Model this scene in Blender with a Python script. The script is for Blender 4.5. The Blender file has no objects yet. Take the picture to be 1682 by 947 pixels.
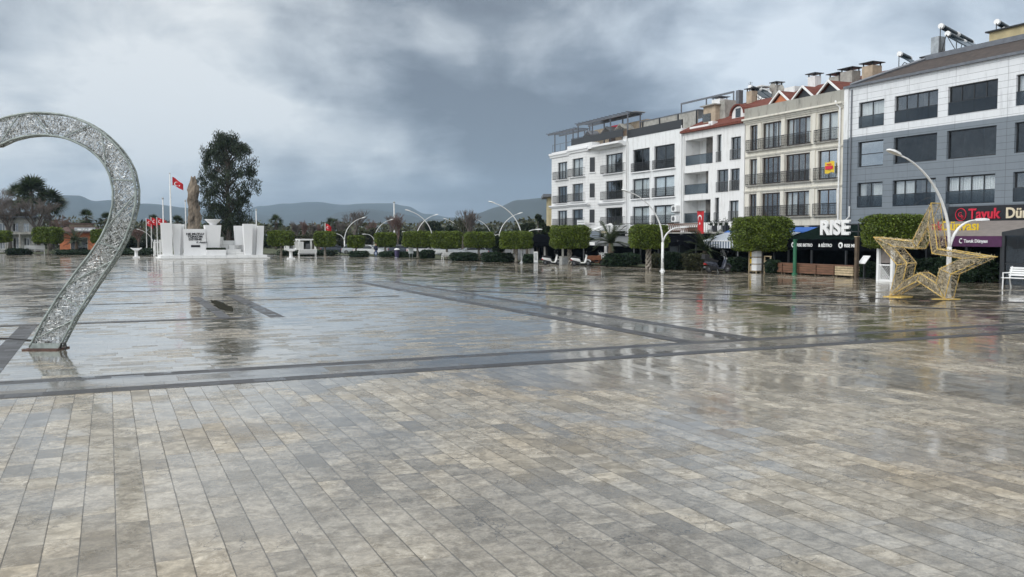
import bpy, math, random
from mathutils import Vector, Matrix, noise as mnoise
C = bpy.context.scene
COL = C.collection
PI = math.pi
# ------------------------------------------------------------------ camera geometry
FPX = 1480.0; CH = 2.7; PITCH = math.atan(85.5/FPX)
cp, sp = math.cos(PITCH), math.sin(PITCH)
A = math.radians(24.1)
U = (-math.sin(A), math.cos(A)); V = (math.cos(A), math.sin(A))
FV = 51.7464; FU0 = 103.3217
OF = (FU0*U[0]+FV*V[0], FU0*U[1]+FV*V[1])
RF = A - PI/2
def ray(px, py):
    x = (px-841)/FPX; y = (473.5-py)/FPX
    return (x, cp+y*sp, -sp+y*cp)
def G(px, py, z=0.0):
    r = ray(px, py); t = (z-CH)/r[2]; return (r[0]*t, r[1]*t)
def atD(px, py, D):
    r = ray(px, py); t = D/r[1]; return (r[0]*t, D, CH+r[2]*t)
def F(px, py, d=0.0):
    r = ray(px, py); t = (FV+d)/(r[0]*V[0]+r[1]*V[1])
    return (FU0-(r[0]*U[0]+r[1]*U[1])*t, r[2]*t+CH)
def pl(v, u):                       # plaza coordinates to world
    return (v*V[0]+u*U[0], v*V[1]+u*U[1])
def uv(px, py):
    g = G(px, py); return (g[0]*U[0]+g[1]*U[1], g[0]*V[0]+g[1]*V[1])
def fw(x, y):                       # facade frame to world
    return (OF[0]-x*U[0]+y*V[0], OF[1]-x*U[1]+y*V[1])
# ------------------------------------------------------------------ materials
class N:
    def __init__(s, name):
        s.m = bpy.data.materials.new(name); s.m.use_nodes = True
        s.t = s.m.node_tree; s.b = s.t.nodes['Principled BSDF']
        s.out = s.t.nodes['Material Output']
    def n(s, typ, **k):
        nd = s.t.nodes.new(typ)
        for a, v in k.items():
            if a.startswith('i_'):
                key = a[2:]; key = int(key) if key.isdigit() else key
                s.put(nd.inputs[key], v)
            else: setattr(nd, a, v)
        return nd
    def put(s, sock, v):
        if isinstance(v, bpy.types.NodeSocket): s.t.links.new(v, sock)
        elif v is not None:
            if hasattr(sock.default_value, '__len__') and not hasattr(v, '__len__'): v = [v]*len(sock.default_value)
            if hasattr(v, '__len__') and len(sock.default_value) == 4 and len(v) == 3: v = (*v, 1)
            sock.default_value = v
    def ma(s, op, a, b=None, c=None, clamp=False):
        nd = s.t.nodes.new('ShaderNodeMath'); nd.operation = op; nd.use_clamp = clamp
        s.put(nd.inputs[0], a)
        if b is not None: s.put(nd.inputs[1], b)
        if c is not None: s.put(nd.inputs[2], c)
        return nd.outputs[0]
    def mr(s, v, a, b, c=0.0, d=1.0, smooth=True):
        nd = s.t.nodes.new('ShaderNodeMapRange'); nd.interpolation_type = 'SMOOTHSTEP' if smooth else 'LINEAR'
        for i, q in enumerate((v, a, b, c, d)): s.put(nd.inputs[i], q)
        return nd.outputs[0]
    def mix(s, f, a, b, blend='MIX'):
        nd = s.t.nodes.new('ShaderNodeMix'); nd.data_type = 'RGBA'; nd.blend_type = blend
        s.put(nd.inputs[0], f); s.put(nd.inputs[6], a); s.put(nd.inputs[7], b)
        return nd.outputs[2]
    def noise(s, vec=None, scale=1.0, detail=4.0, rough=.55, dist=0.0, dim='3D'):
        nd = s.t.nodes.new('ShaderNodeTexNoise'); nd.noise_dimensions = dim
        if vec is not None: s.put(nd.inputs['Vector'], vec)
        nd.inputs['Scale'].default_value = scale; nd.inputs['Detail'].default_value = detail
        nd.inputs['Roughness'].default_value = rough; nd.inputs['Distortion'].default_value = dist
        return nd.outputs[0]
    def obj(s): return s.n('ShaderNodeTexCoord').outputs['Object']
    def scaled(s, vec, sc):
        nd = s.n('ShaderNodeVectorMath', operation='MULTIPLY'); s.put(nd.inputs[0], vec); nd.inputs[1].default_value = sc
        return nd.outputs[0]
    def set(s, **k):
        for a, v in k.items(): s.put(s.b.inputs[a.replace('_', ' ')], v)
        return s.m
    def bump(s, h, strength=.3, dist=.02):
        nd = s.n('ShaderNodeBump'); nd.inputs['Strength'].default_value = strength; nd.inputs['Distance'].default_value = dist
        s.put(nd.inputs['Height'], h); s.put(s.b.inputs['Normal'], nd.outputs[0])

def dk(c, f): return tuple(x*f for x in c)
def each(name, mat, parent, ms, smooth=False):
    for m in ms: m.build(name, mat, parent, smooth=smooth)
def boxes(name, mat, parent, bs): each(name, mat, parent, [M().box(*b) for b in bs])
def simple(name, col, rough=.6, var=.15, scale=3.0, metal=0.0, spec=.5, stretch=(1, 1, 1), bump=0.0):
    n = N(name); o = n.scaled(n.obj(), stretch)
    f = n.noise(o, scale, 5, .6)
    f = n.mr(f, .3, .7)
    c = n.mix(f, dk(col, 1-var), dk(col, 1+var))
    n.set(Base_Color=c, Roughness=n.ma('ADD', n.ma('MULTIPLY', f, .15), rough-.07), Metallic=metal, Specular_IOR_Level=spec)
    if bump: n.bump(n.noise(o, scale*6, 4), bump, .02)
    return n.m
def plaster(name, col, stain=(.35, .33, .29), amt=.35, joint=None, jcol=.5):
    """rendered wall with rain streaks; joint=(height,length) adds panel joints"""
    n = N(name); o = n.obj()
    big = n.mr(n.noise(o, .35, 4), .35, .7)
    st = n.mr(n.noise(n.scaled(o, (1.1, 1.1, .22)), 2.2, 7, .72), .46, .75)
    fine = n.mr(n.noise(o, 14, 3), .3, .7)
    c = n.mix(n.ma('MULTIPLY', st, amt), col, stain)
    c = n.mix(n.ma('MULTIPLY', big, .12), c, dk(col, .75))
    c = n.mix(n.ma('MULTIPLY', fine, .06), c, dk(col, .7))
    if joint:
        sx = n.n('ShaderNodeSeparateXYZ'); n.put(sx.inputs[0], o)
        z = n.ma('DIVIDE', sx.outputs[2], joint[0]); fz = n.ma('FRACT', z)
        x = n.ma('DIVIDE', sx.outputs[0], joint[1]); fx = n.ma('FRACT', x)
        a = n.ma('LESS_THAN', n.ma('MULTIPLY', fz, joint[0]), .025)
        b = n.ma('LESS_THAN', n.ma('MULTIPLY', fx, joint[1]), .025)
        j = n.ma('MAXIMUM', a, b)
        wn = n.n('ShaderNodeTexWhiteNoise', noise_dimensions='2D'); cb = n.n('ShaderNodeCombineXYZ')
        n.put(cb.inputs[0], n.ma('FLOOR', x)); n.put(cb.inputs[1], n.ma('FLOOR', z)); n.put(wn.inputs['Vector'], cb.outputs[0])
        c = n.mix(n.ma('MULTIPLY', wn.outputs['Value'], .12), c, dk(col, .7))
        c = n.mix(j, c, dk(col, jcol))
        n.bump(n.ma('SUBTRACT', 1, j), .4, .02)
    n.set(Base_Color=c, Roughness=.75, Specular_IOR_Level=.3)
    return n.m
def leafmat(name, c1, c2, c3, trans=.25):
    n = N(name); o = n.obj()
    f = n.mr(n.noise(o, 5.0, 3), .35, .65)
    g = n.mr(n.noise(o, .9, 3), .35, .65)
    gi = n.n('ShaderNodeNewGeometry').outputs['Random Per Island']
    c = n.mix(f, c1, c2); c = n.mix(n.ma('MULTIPLY', g, .6), c, c3)
    hs = n.n('ShaderNodeHueSaturation'); n.put(hs.inputs['Color'], c)
    n.put(hs.inputs['Value'], n.ma('ADD', .35, n.ma('MULTIPLY', n.ma('POWER', gi, 1.3), 1.45)))
    n.set(Base_Color=hs.outputs[0], Roughness=.45, Specular_IOR_Level=.4)
    if trans:
        tr = n.n('ShaderNodeBsdfTranslucent'); n.put(tr.inputs['Color'], hs.outputs[0])
        mx = n.n('ShaderNodeMixShader'); mx.inputs[0].default_value = trans
        n.t.links.new(n.b.outputs[0], mx.inputs[1]); n.t.links.new(tr.outputs[0], mx.inputs[2])
        n.t.links.new(mx.outputs[0], n.out.inputs[0])
    return n.m
def glass(name, tint=(.80, .83, .84), refl=.20):
    n = N(name)
    lw = n.n('ShaderNodeLayerWeight'); lw.inputs['Blend'].default_value = .5       # 'Facing' is the same from both sides
    fac = n.ma('ADD', n.ma('MULTIPLY', n.ma('POWER', lw.outputs['Facing'], 4.0), .85), refl, clamp=True)
    gl = n.n('ShaderNodeBsdfGlossy'); gl.inputs['Roughness'].default_value = .03; gl.inputs['Color'].default_value = (.9, .93, .95, 1)
    bp = n.n('ShaderNodeBump'); bp.inputs['Strength'].default_value = .06; bp.inputs['Distance'].default_value = .05
    n.put(bp.inputs['Height'], n.noise(n.obj(), .8, 2)); n.put(gl.inputs['Normal'], bp.outputs[0])
    tr = n.n('ShaderNodeBsdfTransparent'); tr.inputs['Color'].default_value = (*tint, 1)
    mx = n.n('ShaderNodeMixShader'); n.put(mx.inputs[0], fac)
    n.t.links.new(tr.outputs[0], mx.inputs[1]); n.t.links.new(gl.outputs[0], mx.inputs[2])
    n.t.links.new(mx.outputs[0], n.out.inputs[0])
    return n.m
def tiles(name, w, l, swap, wet, cols, rough, jw=.007, ior=1.5, var=.16, coat=0.0):
    """wet natural stone slabs laid in running bond; each slab has its own tone, polish and tiny tilt"""
    n = N(name); o = n.obj()
    s = n.n('ShaderNodeSeparateXYZ'); n.put(s.inputs[0], o)
    X, Y = (s.outputs[1], s.outputs[0]) if swap else (s.outputs[0], s.outputs[1])
    rx = n.ma('DIVIDE', X, w); row = n.ma('FLOOR', rx); fx = n.ma('FRACT', rx)
    w1 = n.n('ShaderNodeTexWhiteNoise', noise_dimensions='1D'); n.put(w1.inputs['W'], row)
    warp = n.noise(o, .8, 2)
    ry = n.ma('ADD', n.ma('DIVIDE', Y, n.ma('MULTIPLY_ADD', w1.outputs['Value'], l*.5, l*.78)), n.ma('MULTIPLY', w1.outputs['Value'], 7.3)); colm = n.ma('FLOOR', ry); fy = n.ma('FRACT', ry)
    cb = n.n('ShaderNodeCombineXYZ'); n.put(cb.inputs[0], row); n.put(cb.inputs[1], colm)
    wn = n.n('ShaderNodeTexWhiteNoise', noise_dimensions='2D'); n.put(wn.inputs['Vector'], cb.outputs[0])
    r1 = wn.outputs['Value']; rc = wn.outputs['Color']
    sc = n.n('ShaderNodeSeparateColor'); n.put(sc.inputs[0], rc)
    dx = n.ma('MULTIPLY', n.ma('MINIMUM', fx, n.ma('SUBTRACT', 1, fx)), w)
    dy = n.ma('MULTIPLY', n.ma('MINIMUM', fy, n.ma('SUBTRACT', 1, fy)), l)
    edge = n.noise(o, 9, 3)
    chip = n.mr(n.noise(o, 3.5, 6, .8), .60, .72, 0, jw*2.2)
    jx = n.mr(dx, n.ma('MULTIPLY', edge, jw*.4), n.ma('ADD', chip, n.ma('MULTIPLY', edge, jw*2.0)), 1, 0)
    jy = n.mr(dy, n.ma('MULTIPLY', edge, jw*.15), n.ma('MULTIPLY', edge, jw*1.1), .75, 0)
    j = n.ma('MAXIMUM', jx, jy)
    # per slab shifted noise -> veins do not run across joints
    va = n.n('ShaderNodeVectorMath', operation='MULTIPLY_ADD'); n.put(va.inputs[0], rc); va.inputs[1].default_value = (40, 40, 40); n.put(va.inputs[2], o)
    vein = n.noise(va.outputs[0], 4.2, 9, .72, .6)
    vein2 = n.noise(va.outputs[0], 9, 6, .7, .8)
    c = n.mix(n.mr(vein, .36, .66), cols[0], cols[1])
    c = n.mix(n.ma('MULTIPLY', n.mr(vein2, .48, .72), .45), c, cols[2])
    tone = n.mr(r1, 0, 1, .72, 1.18, False)
    c = n.mix(1.0, c, tone, 'MULTIPLY')
    odd = n.ma('GREATER_THAN', sc.outputs[0], .93)
    c = n.mix(n.ma('MULTIPLY', odd, .7), c, cols[3])
    mott = n.mr(n.noise(va.outputs[0], 21, 6, .8, .4), .3, .7, .62, 1.28, False)
    c = n.mix(1.0, c, mott, 'MULTIPLY')
    brown = n.mr(n.noise(o, .22, 5, .6), .46, .68)
    c = n.mix(n.ma('MULTIPLY', brown, .6), c, n.mix(1.0, c, (.90, .79, .62), 'MULTIPLY'))
    dirt = n.mr(n.noise(o, 1.1, 7, .72, .4), .55, .76)
    c = n.mix(n.ma('MULTIPLY', dirt, .7), c, dk(cols[0], .45))
    spk = n.mr(n.noise(o, 7, 2, .5), .76, .79)
    c = n.mix(n.ma('MULTIPLY', spk, .8), c, (.03, .026, .02))
    # cracks in a few slabs
    vo = n.n('ShaderNodeTexVoronoi', feature='DISTANCE_TO_EDGE'); vd = n.n('ShaderNodeVectorMath', operation='ADD')
    n.put(vd.inputs[0], o); nn = n.n('ShaderNodeTexNoise'); n.put(nn.inputs['Vector'], o); nn.inputs['Scale'].default_value = 4; nn.inputs['Detail'].default_value = 4
    vm = n.n('ShaderNodeVectorMath', operation='SCALE'); n.put(vm.inputs[0], nn.outputs['Color']); vm.inputs['Scale'].default_value = .5
    n.put(vd.inputs[1], vm.outputs[0]); n.put(vo.inputs['Vector'], vd.outputs[0]); vo.inputs['Scale'].default_value = 1.3
    cr = n.ma('MULTIPLY', n.mr(vo.outputs['Distance'], .002, .010, 1, 0), n.mr(n.noise(o, .7, 3), .53, .6))
    c = n.mix(n.ma('MULTIPLY', cr, .8), c, (.05, .045, .04))
    c = n.mix(n.ma('MULTIPLY', j, .85), c, (.045, .042, .038))
    wetm = n.mr(n.ma('ADD', n.noise(n.scaled(o, (1, .8, 1)), .28, 6, .62, .3), n.ma('MULTIPLY', n.ma('SUBTRACT', sc.outputs[1], .5), var)), wet-.07, wet+.07, 1, 0)
    c = n.mix(wetm, c, n.mix(1.0, c, (.78, .78, .78), 'MULTIPLY'))
    rv = n.ma('ADD', n.ma('MULTIPLY', sc.outputs[2], .16), rough-.08)
    rv = n.ma('ADD', rv, n.ma('MULTIPLY', n.mr(vein2, .4, .7), .10))
    rgh = n.ma('ADD', n.ma('MULTIPLY', wetm, n.ma('SUBTRACT', .045, rv)), rv)
    rgh = n.ma('ADD', rgh, n.ma('MULTIPLY', j, .4), clamp=True)
    # tilt
    sv = n.n('ShaderNodeVectorMath', operation='SUBTRACT'); n.put(sv.inputs[0], rc); sv.inputs[1].default_value = (.5, .5, .5)
    s2 = n.n('ShaderNodeVectorMath', operation='MULTIPLY'); n.put(s2.inputs[0], sv.outputs[0]); s2.inputs[1].default_value = (.018, .018, 0)
    bp = n.n('ShaderNodeBump'); bp.inputs['Distance'].default_value = .006
    n.put(bp.inputs['Strength'], n.ma('SUBTRACT', .55, n.ma('MULTIPLY', wetm, .45)))
    hgt = n.ma('ADD', n.ma('MULTIPLY', n.ma('SUBTRACT', 1, j), .6), n.ma('MULTIPLY', n.noise(o, 24, 5, .7), .5))
    n.put(bp.inputs['Height'], hgt)
    ad = n.n('ShaderNodeVectorMath', operation='ADD'); n.put(ad.inputs[0], bp.outputs[0]); n.put(ad.inputs[1], s2.outputs[0])
    # slow swell of the water film
    nm = n.n('ShaderNodeVectorMath', operation='NORMALIZE'); n.put(nm.inputs[0], ad.outputs[0])
    n.put(n.b.inputs['Normal'], nm.outputs[0])
    if coat:
        n.set(Coat_Weight=n.ma('MULTIPLY', wetm, coat), Coat_Roughness=.08, Coat_IOR=1.45); n.put(n.b.inputs['Coat Normal'], nm.outputs[0])
    n.set(Base_Color=c, Roughness=rgh, IOR=ior)
    return n.m
MT = {}
def mats():
    m = MT
    m['near'] = tiles('near_stone', .29, .62, False, .50, [(.225, .19, .138), (.49, .437, .35), (.66, .605, .515), (.14, .12, .09)], .25, jw=.009, ior=1.55, var=.12, coat=.45)
    m['centre'] = tiles('centre_stone', .66, 1.05, True, .52, [(.11, .10, .085), (.22, .20, .17), (.30, .28, .245), (.09, .082, .07)], .26, jw=.012, ior=1.5, var=.2, coat=.35)
    m['mid'] = tiles('grey_band_stone', .7, 1.4, False, .45, [(.10, .095, .085), (.17, .16, .14), (.24, .225, .20), (.10, .095, .085)], .25, ior=1.5, var=.3)
    m['far'] = tiles('far_stone', .30, .66, True, .53, [(.185, .157, .113), (.40, .355, .275), (.57, .52, .43), (.11, .092, .066)], .19, jw=.012, ior=1.7, var=.28, coat=.65)
    m['strip'] = tiles('slate_strip', .35, .6, True, .34, [(.038, .039, .045), (.065, .067, .076), (.11, .113, .124), (.028, .029, .033)], .42, ior=1.36, var=.3)
    m['ground'] = simple('asphalt', (.06, .06, .06), .5, .3, 2)
    m['soil'] = simple('soil', (.06, .07, .03), .9, .4, 3, bump=.3)
    m['white'] = plaster('white_render', (.80, .80, .79), amt=.5)
    m['white2'] = plaster('white_render_two', (.79, .80, .80), amt=.55)
    m['rust'] = plaster('white_rusticated', (.78, .78, .77), amt=.36, joint=(.33, 30), jcol=.66)
    m['beige'] = plaster('beige_render', (.72, .69, .61), stain=(.30, .26, .20), amt=.6)
    m['oldgrey'] = plaster('weathered_parapet', (.36, .35, .31), stain=(.10, .10, .09), amt=.9)
    m['whitepanel'] = plaster('white_panel', (.74, .76, .78), stain=(.35, .36, .37), amt=.5, joint=(.43, 3.84), jcol=.45)
    m['greypanel'] = plaster('grey_panel', (.205, .235, .265), stain=(.12, .14, .16), amt=.35, joint=(.43, 3.84), jcol=.5)
    m['marble'] = plaster('white_marble', (.80, .80, .80), stain=(.5, .5, .5), amt=.15)
    m['marblej'] = plaster('marble_blocks', (.72, .72, .71), stain=(.4, .4, .4), amt=.2, joint=(.55, 1.3), jcol=.6)
    m['paint'] = simple('white_paint', (.80, .80, .79), .35, .05, 4)
    m['lampw'] = simple('lamp_white', (.80, .80, .79), .35, .08, 5)
    m['dark'] = simple('dark_frame', (.025, .027, .03), .4, .2)
    m['brownf'] = simple('brown_frame', (.055, .035, .027), .45, .2)
    m['rail'] = simple('black_rail', (.03, .032, .035), .45, .2)
    m['greyrail'] = simple('grey_rail', (.12, .125, .13), .45, .2)
    m['glass'] = glass('window_glass')
    m['glassd'] = glass('dark_window_glass', (.30, .34, .37), .09)
    m['glassb'] = glass('blue_window_glass', (.3, .38, .45), .45)
    m['glassr'] = glass('balcony_glass', (.42, .46, .49), .06)
    m['curtain'] = simple('curtain', (.84, .84, .82), .9, .1, 2, stretch=(6, 6, .2))
    m['blind'] = simple('pale_blind', (.82, .86, .87), .8, .06, 2)
    m['room'] = simple('room', (.25, .235, .22), .9, .6, .6)
    m['redroof'] = tileroof('red_roof', (.12, .033, .024), (.19, .055, .036))
    m['darkroof'] = tileroof('brown_shingle', (.045, .036, .033), (.085, .066, .058))
    m['brownroof'] = tileroof('brown_roof', (.085, .05, .045), (.12, .075, .065))
    m['flash'] = simple('grey_flashing', (.16, .17, .19), .45, .15, metal=.3)
    m['conc'] = simple('concrete', (.33, .32, .29), .85, .25, 2, bump=.2)
    m['tan'] = simple('tan_plaster', (.42, .34, .25), .85, .2, 2)
    m['orange'] = simple('orange_wall', (.55, .19, .09), .8, .15, 1.5)
    m['yellow'] = simple('yellow_wall', (.50, .42, .24), .8, .15, 1.5)
    m['leaf'] = leafmat('ficus_leaf', (.09, .135, .014), (.145, .19, .022), (.066, .10, .015))
    m['leafd'] = leafmat('dark_leaf', (.017, .032, .010), (.032, .052, .015), (.014, .025, .010))
    m['leafe'] = leafmat('evergreen_leaf', (.022, .036, .017), (.04, .058, .026), (.018, .028, .015), .15)
    m['leafp'] = leafmat('palm_leaf', (.03, .048, .018), (.055, .075, .028), (.03, .04, .018), .15)
    m['hedge'] = leafmat('hedge_leaf', (.011, .030, .012), (.022, .048, .017), (.014, .028, .012))
    m['hedgeb'] = leafmat('dry_hedge_leaf', (.035, .043, .016), (.06, .064, .024), (.042, .036, .02))
    m['olive'] = leafmat('olive_leaf', (.06, .07, .035), (.09, .10, .05), (.07, .065, .04))
    m['bark'] = simple('bark', (.10, .085, .07), .9, .4, 6, bump=.6)
    m['palebark'] = simple('pale_bark', (.26, .23, .19), .85, .4, 5, bump=.5)
    m['twig'] = simple('twig', (.13, .11, .10), .9, .3, 3)
    m['twigr'] = simple('reddish_twig', (.16, .10, .085), .9, .3, 3)
    m['silver'] = simple('silver_tinsel', (.68, .69, .68), .3, .35, 30, metal=.5)
    m['silverd'] = simple('dark_tinsel', (.10, .105, .10), .45, .35, 30, metal=.4)
    m['galv'] = simple('galvanised', (.30, .34, .32), .5, .3, 6, metal=.2)
    m['gold'] = simple('gold_rope', (.66, .45, .11), .45, .25, 12)
    m['goldt'] = simple('gold_tinsel', (.55, .47, .33), .4, .5, 30, metal=.3)
    m['rustiron'] = simple('rusty_plate', (.09, .045, .035), .7, .4, 8)
    m['cable'] = simple('black_cable', (.015, .015, .016), .4, .2)
    m['red'] = simple('flag_red', (.50, .012, .02), .7, .1)
    m['flagw'] = simple('flag_white', (.8, .8, .8), .7, .05)
    m['rock'] = simple('shard_rock', (.155, .125, .095), .85, .75, 1.1, stretch=(1.2, 1.2, .5), bump=1.0)
    m['black'] = simple('black_cloth', (.004, .0045, .006), .9, .3, spec=.0)
    m['greenblack'] = simple('green_black_canvas', (.008, .015, .013), .85, .25, spec=.0)
    m['taupe'] = simple('taupe_canvas', (.20, .175, .16), .8, .15)
    m['purple'] = simple('purple_canvas', (.075, .02, .07), .7, .2)
    m['stripe'] = striped('striped_canvas')
    m['bluec'] = simple('blue_canvas', (.03, .12, .42), .6, .2)
    m['signred'] = simple('sign_red', (.62, .02, .05), .4, .05)
    m['signcream'] = simple('sign_cream', (.72, .62, .45), .4, .05)
    m['signyellow'] = simple('sign_yellow', (.72, .50, .03), .4, .05)
    m['signblack'] = simple('sign_black', (.012, .011, .013), .35, .2)
    m['wood'] = simple('planter_wood', (.17, .085, .05), .7, .35, 4, stretch=(.3, 3, 3))
    m['palewood'] = simple('pale_wood', (.48, .38, .24), .6, .2, 4)
    m['darkwood'] = simple('dark_wood', (.10, .07, .045), .7, .3, 4)
    m['greenpost'] = simple('green_post', (.02, .12, .06), .5, .2)
    m['rimgrey'] = simple('rim_grey', (.12, .12, .125), .4, .2, metal=.5)
    m['chrome'] = simple('chrome', (.7, .7, .72), .2, .05, metal=1)
    m['rubber'] = simple('rubber', (.02, .02, .02), .7, .2)
    m['scblack'] = simple('black_bodywork', (.045, .05, .07), .25, .15)
    m['scwhite'] = simple('white_bodywork', (.78, .78, .77), .25, .04)
    m['scbrown'] = simple('brown_cover', (.25, .10, .05), .6, .2)
    m['seat'] = simple('black_seat', (.02, .02, .022), .5, .2)
    m['cardark'] = simple('dark_car_paint', (.05, .06, .08), .25, .1)
    m['carsil'] = simple('silver_car_paint', (.36, .38, .40), .25, .08)
    m['carwhite'] = simple('white_car_paint', (.60, .61, .62), .25, .04)
    m['carglass'] = simple('car_glass', (.03, .035, .04), .08, .1)
    m['lens'] = simple('lamp_lens', (.75, .75, .72), .15, .05)
    m['taill'] = simple('tail_lens', (.4, .02, .02), .2, .1)
    m['solar'] = simple('solar_glass', (.015, .03, .04), .12, .3)
    m['steel'] = simple('galv_steel', (.42, .44, .45), .4, .2, metal=.6)
    m['skin'] = simple('skin', (.45, .28, .2), .6, .05)
    m['hair'] = simple('hair', (.02, .015, .012), .6, .2)
    m['navy'] = simple('navy_jacket', (.018, .022, .045), .8, .2)
    m['jean'] = simple('blue_jeans', (.06, .11, .26), .8, .2)
    m['binp'] = simple('purple_bin', (.05, .04, .10), .5, .2)
    m['hill'] = simple('hill_forest', (.03, .038, .035), .95, .35, .004)
    m['puddle'] = simple('painted_reflection', (.022, .021, .014), .9, .7, 8, spec=.05)  # tree mirrored in the puddle, painted as a dark matte colour
    m['stone'] = simple('grey_stone', (.36, .36, .34), .7, .35, 5)
def tileroof(name, a, b):
    n = N(name); o = n.obj(); s = n.n('ShaderNodeSeparateXYZ'); n.put(s.inputs[0], o)
    fx = n.ma('FRACT', n.ma('DIVIDE', s.outputs[0], .22)); fz = n.ma('FRACT', n.ma('DIVIDE', s.outputs[2], .17))
    w = n.ma('MULTIPLY', n.ma('ABSOLUTE', n.ma('SUBTRACT', fx, .5)), 2)
    h = n.ma('ADD', n.ma('MULTIPLY', w, -.6), n.ma('MULTIPLY', fz, -.4))
    f = n.mr(n.noise(o, 2.5, 6, .7), .3, .7)
    c = n.mix(f, a, b); c = n.mix(n.ma('MULTIPLY', n.mr(fz, .85, 1), .5), c, dk(a, .4))
    n.set(Base_Color=c, Roughness=.7, Specular_IOR_Level=.3); n.bump(h, .8, .06)
    return n.m
def striped(name):
    n = N(name); o = n.obj(); s = n.n('ShaderNodeSeparateXYZ'); n.put(s.inputs[0], o)
    f = n.ma('GREATER_THAN', n.ma('FRACT', n.ma('DIVIDE', s.outputs[0], .34)), .5)
    n.set(Base_Color=n.mix(f, (.62, .64, .68), (.10, .14, .20)), Roughness=.8); return n.m
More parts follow.
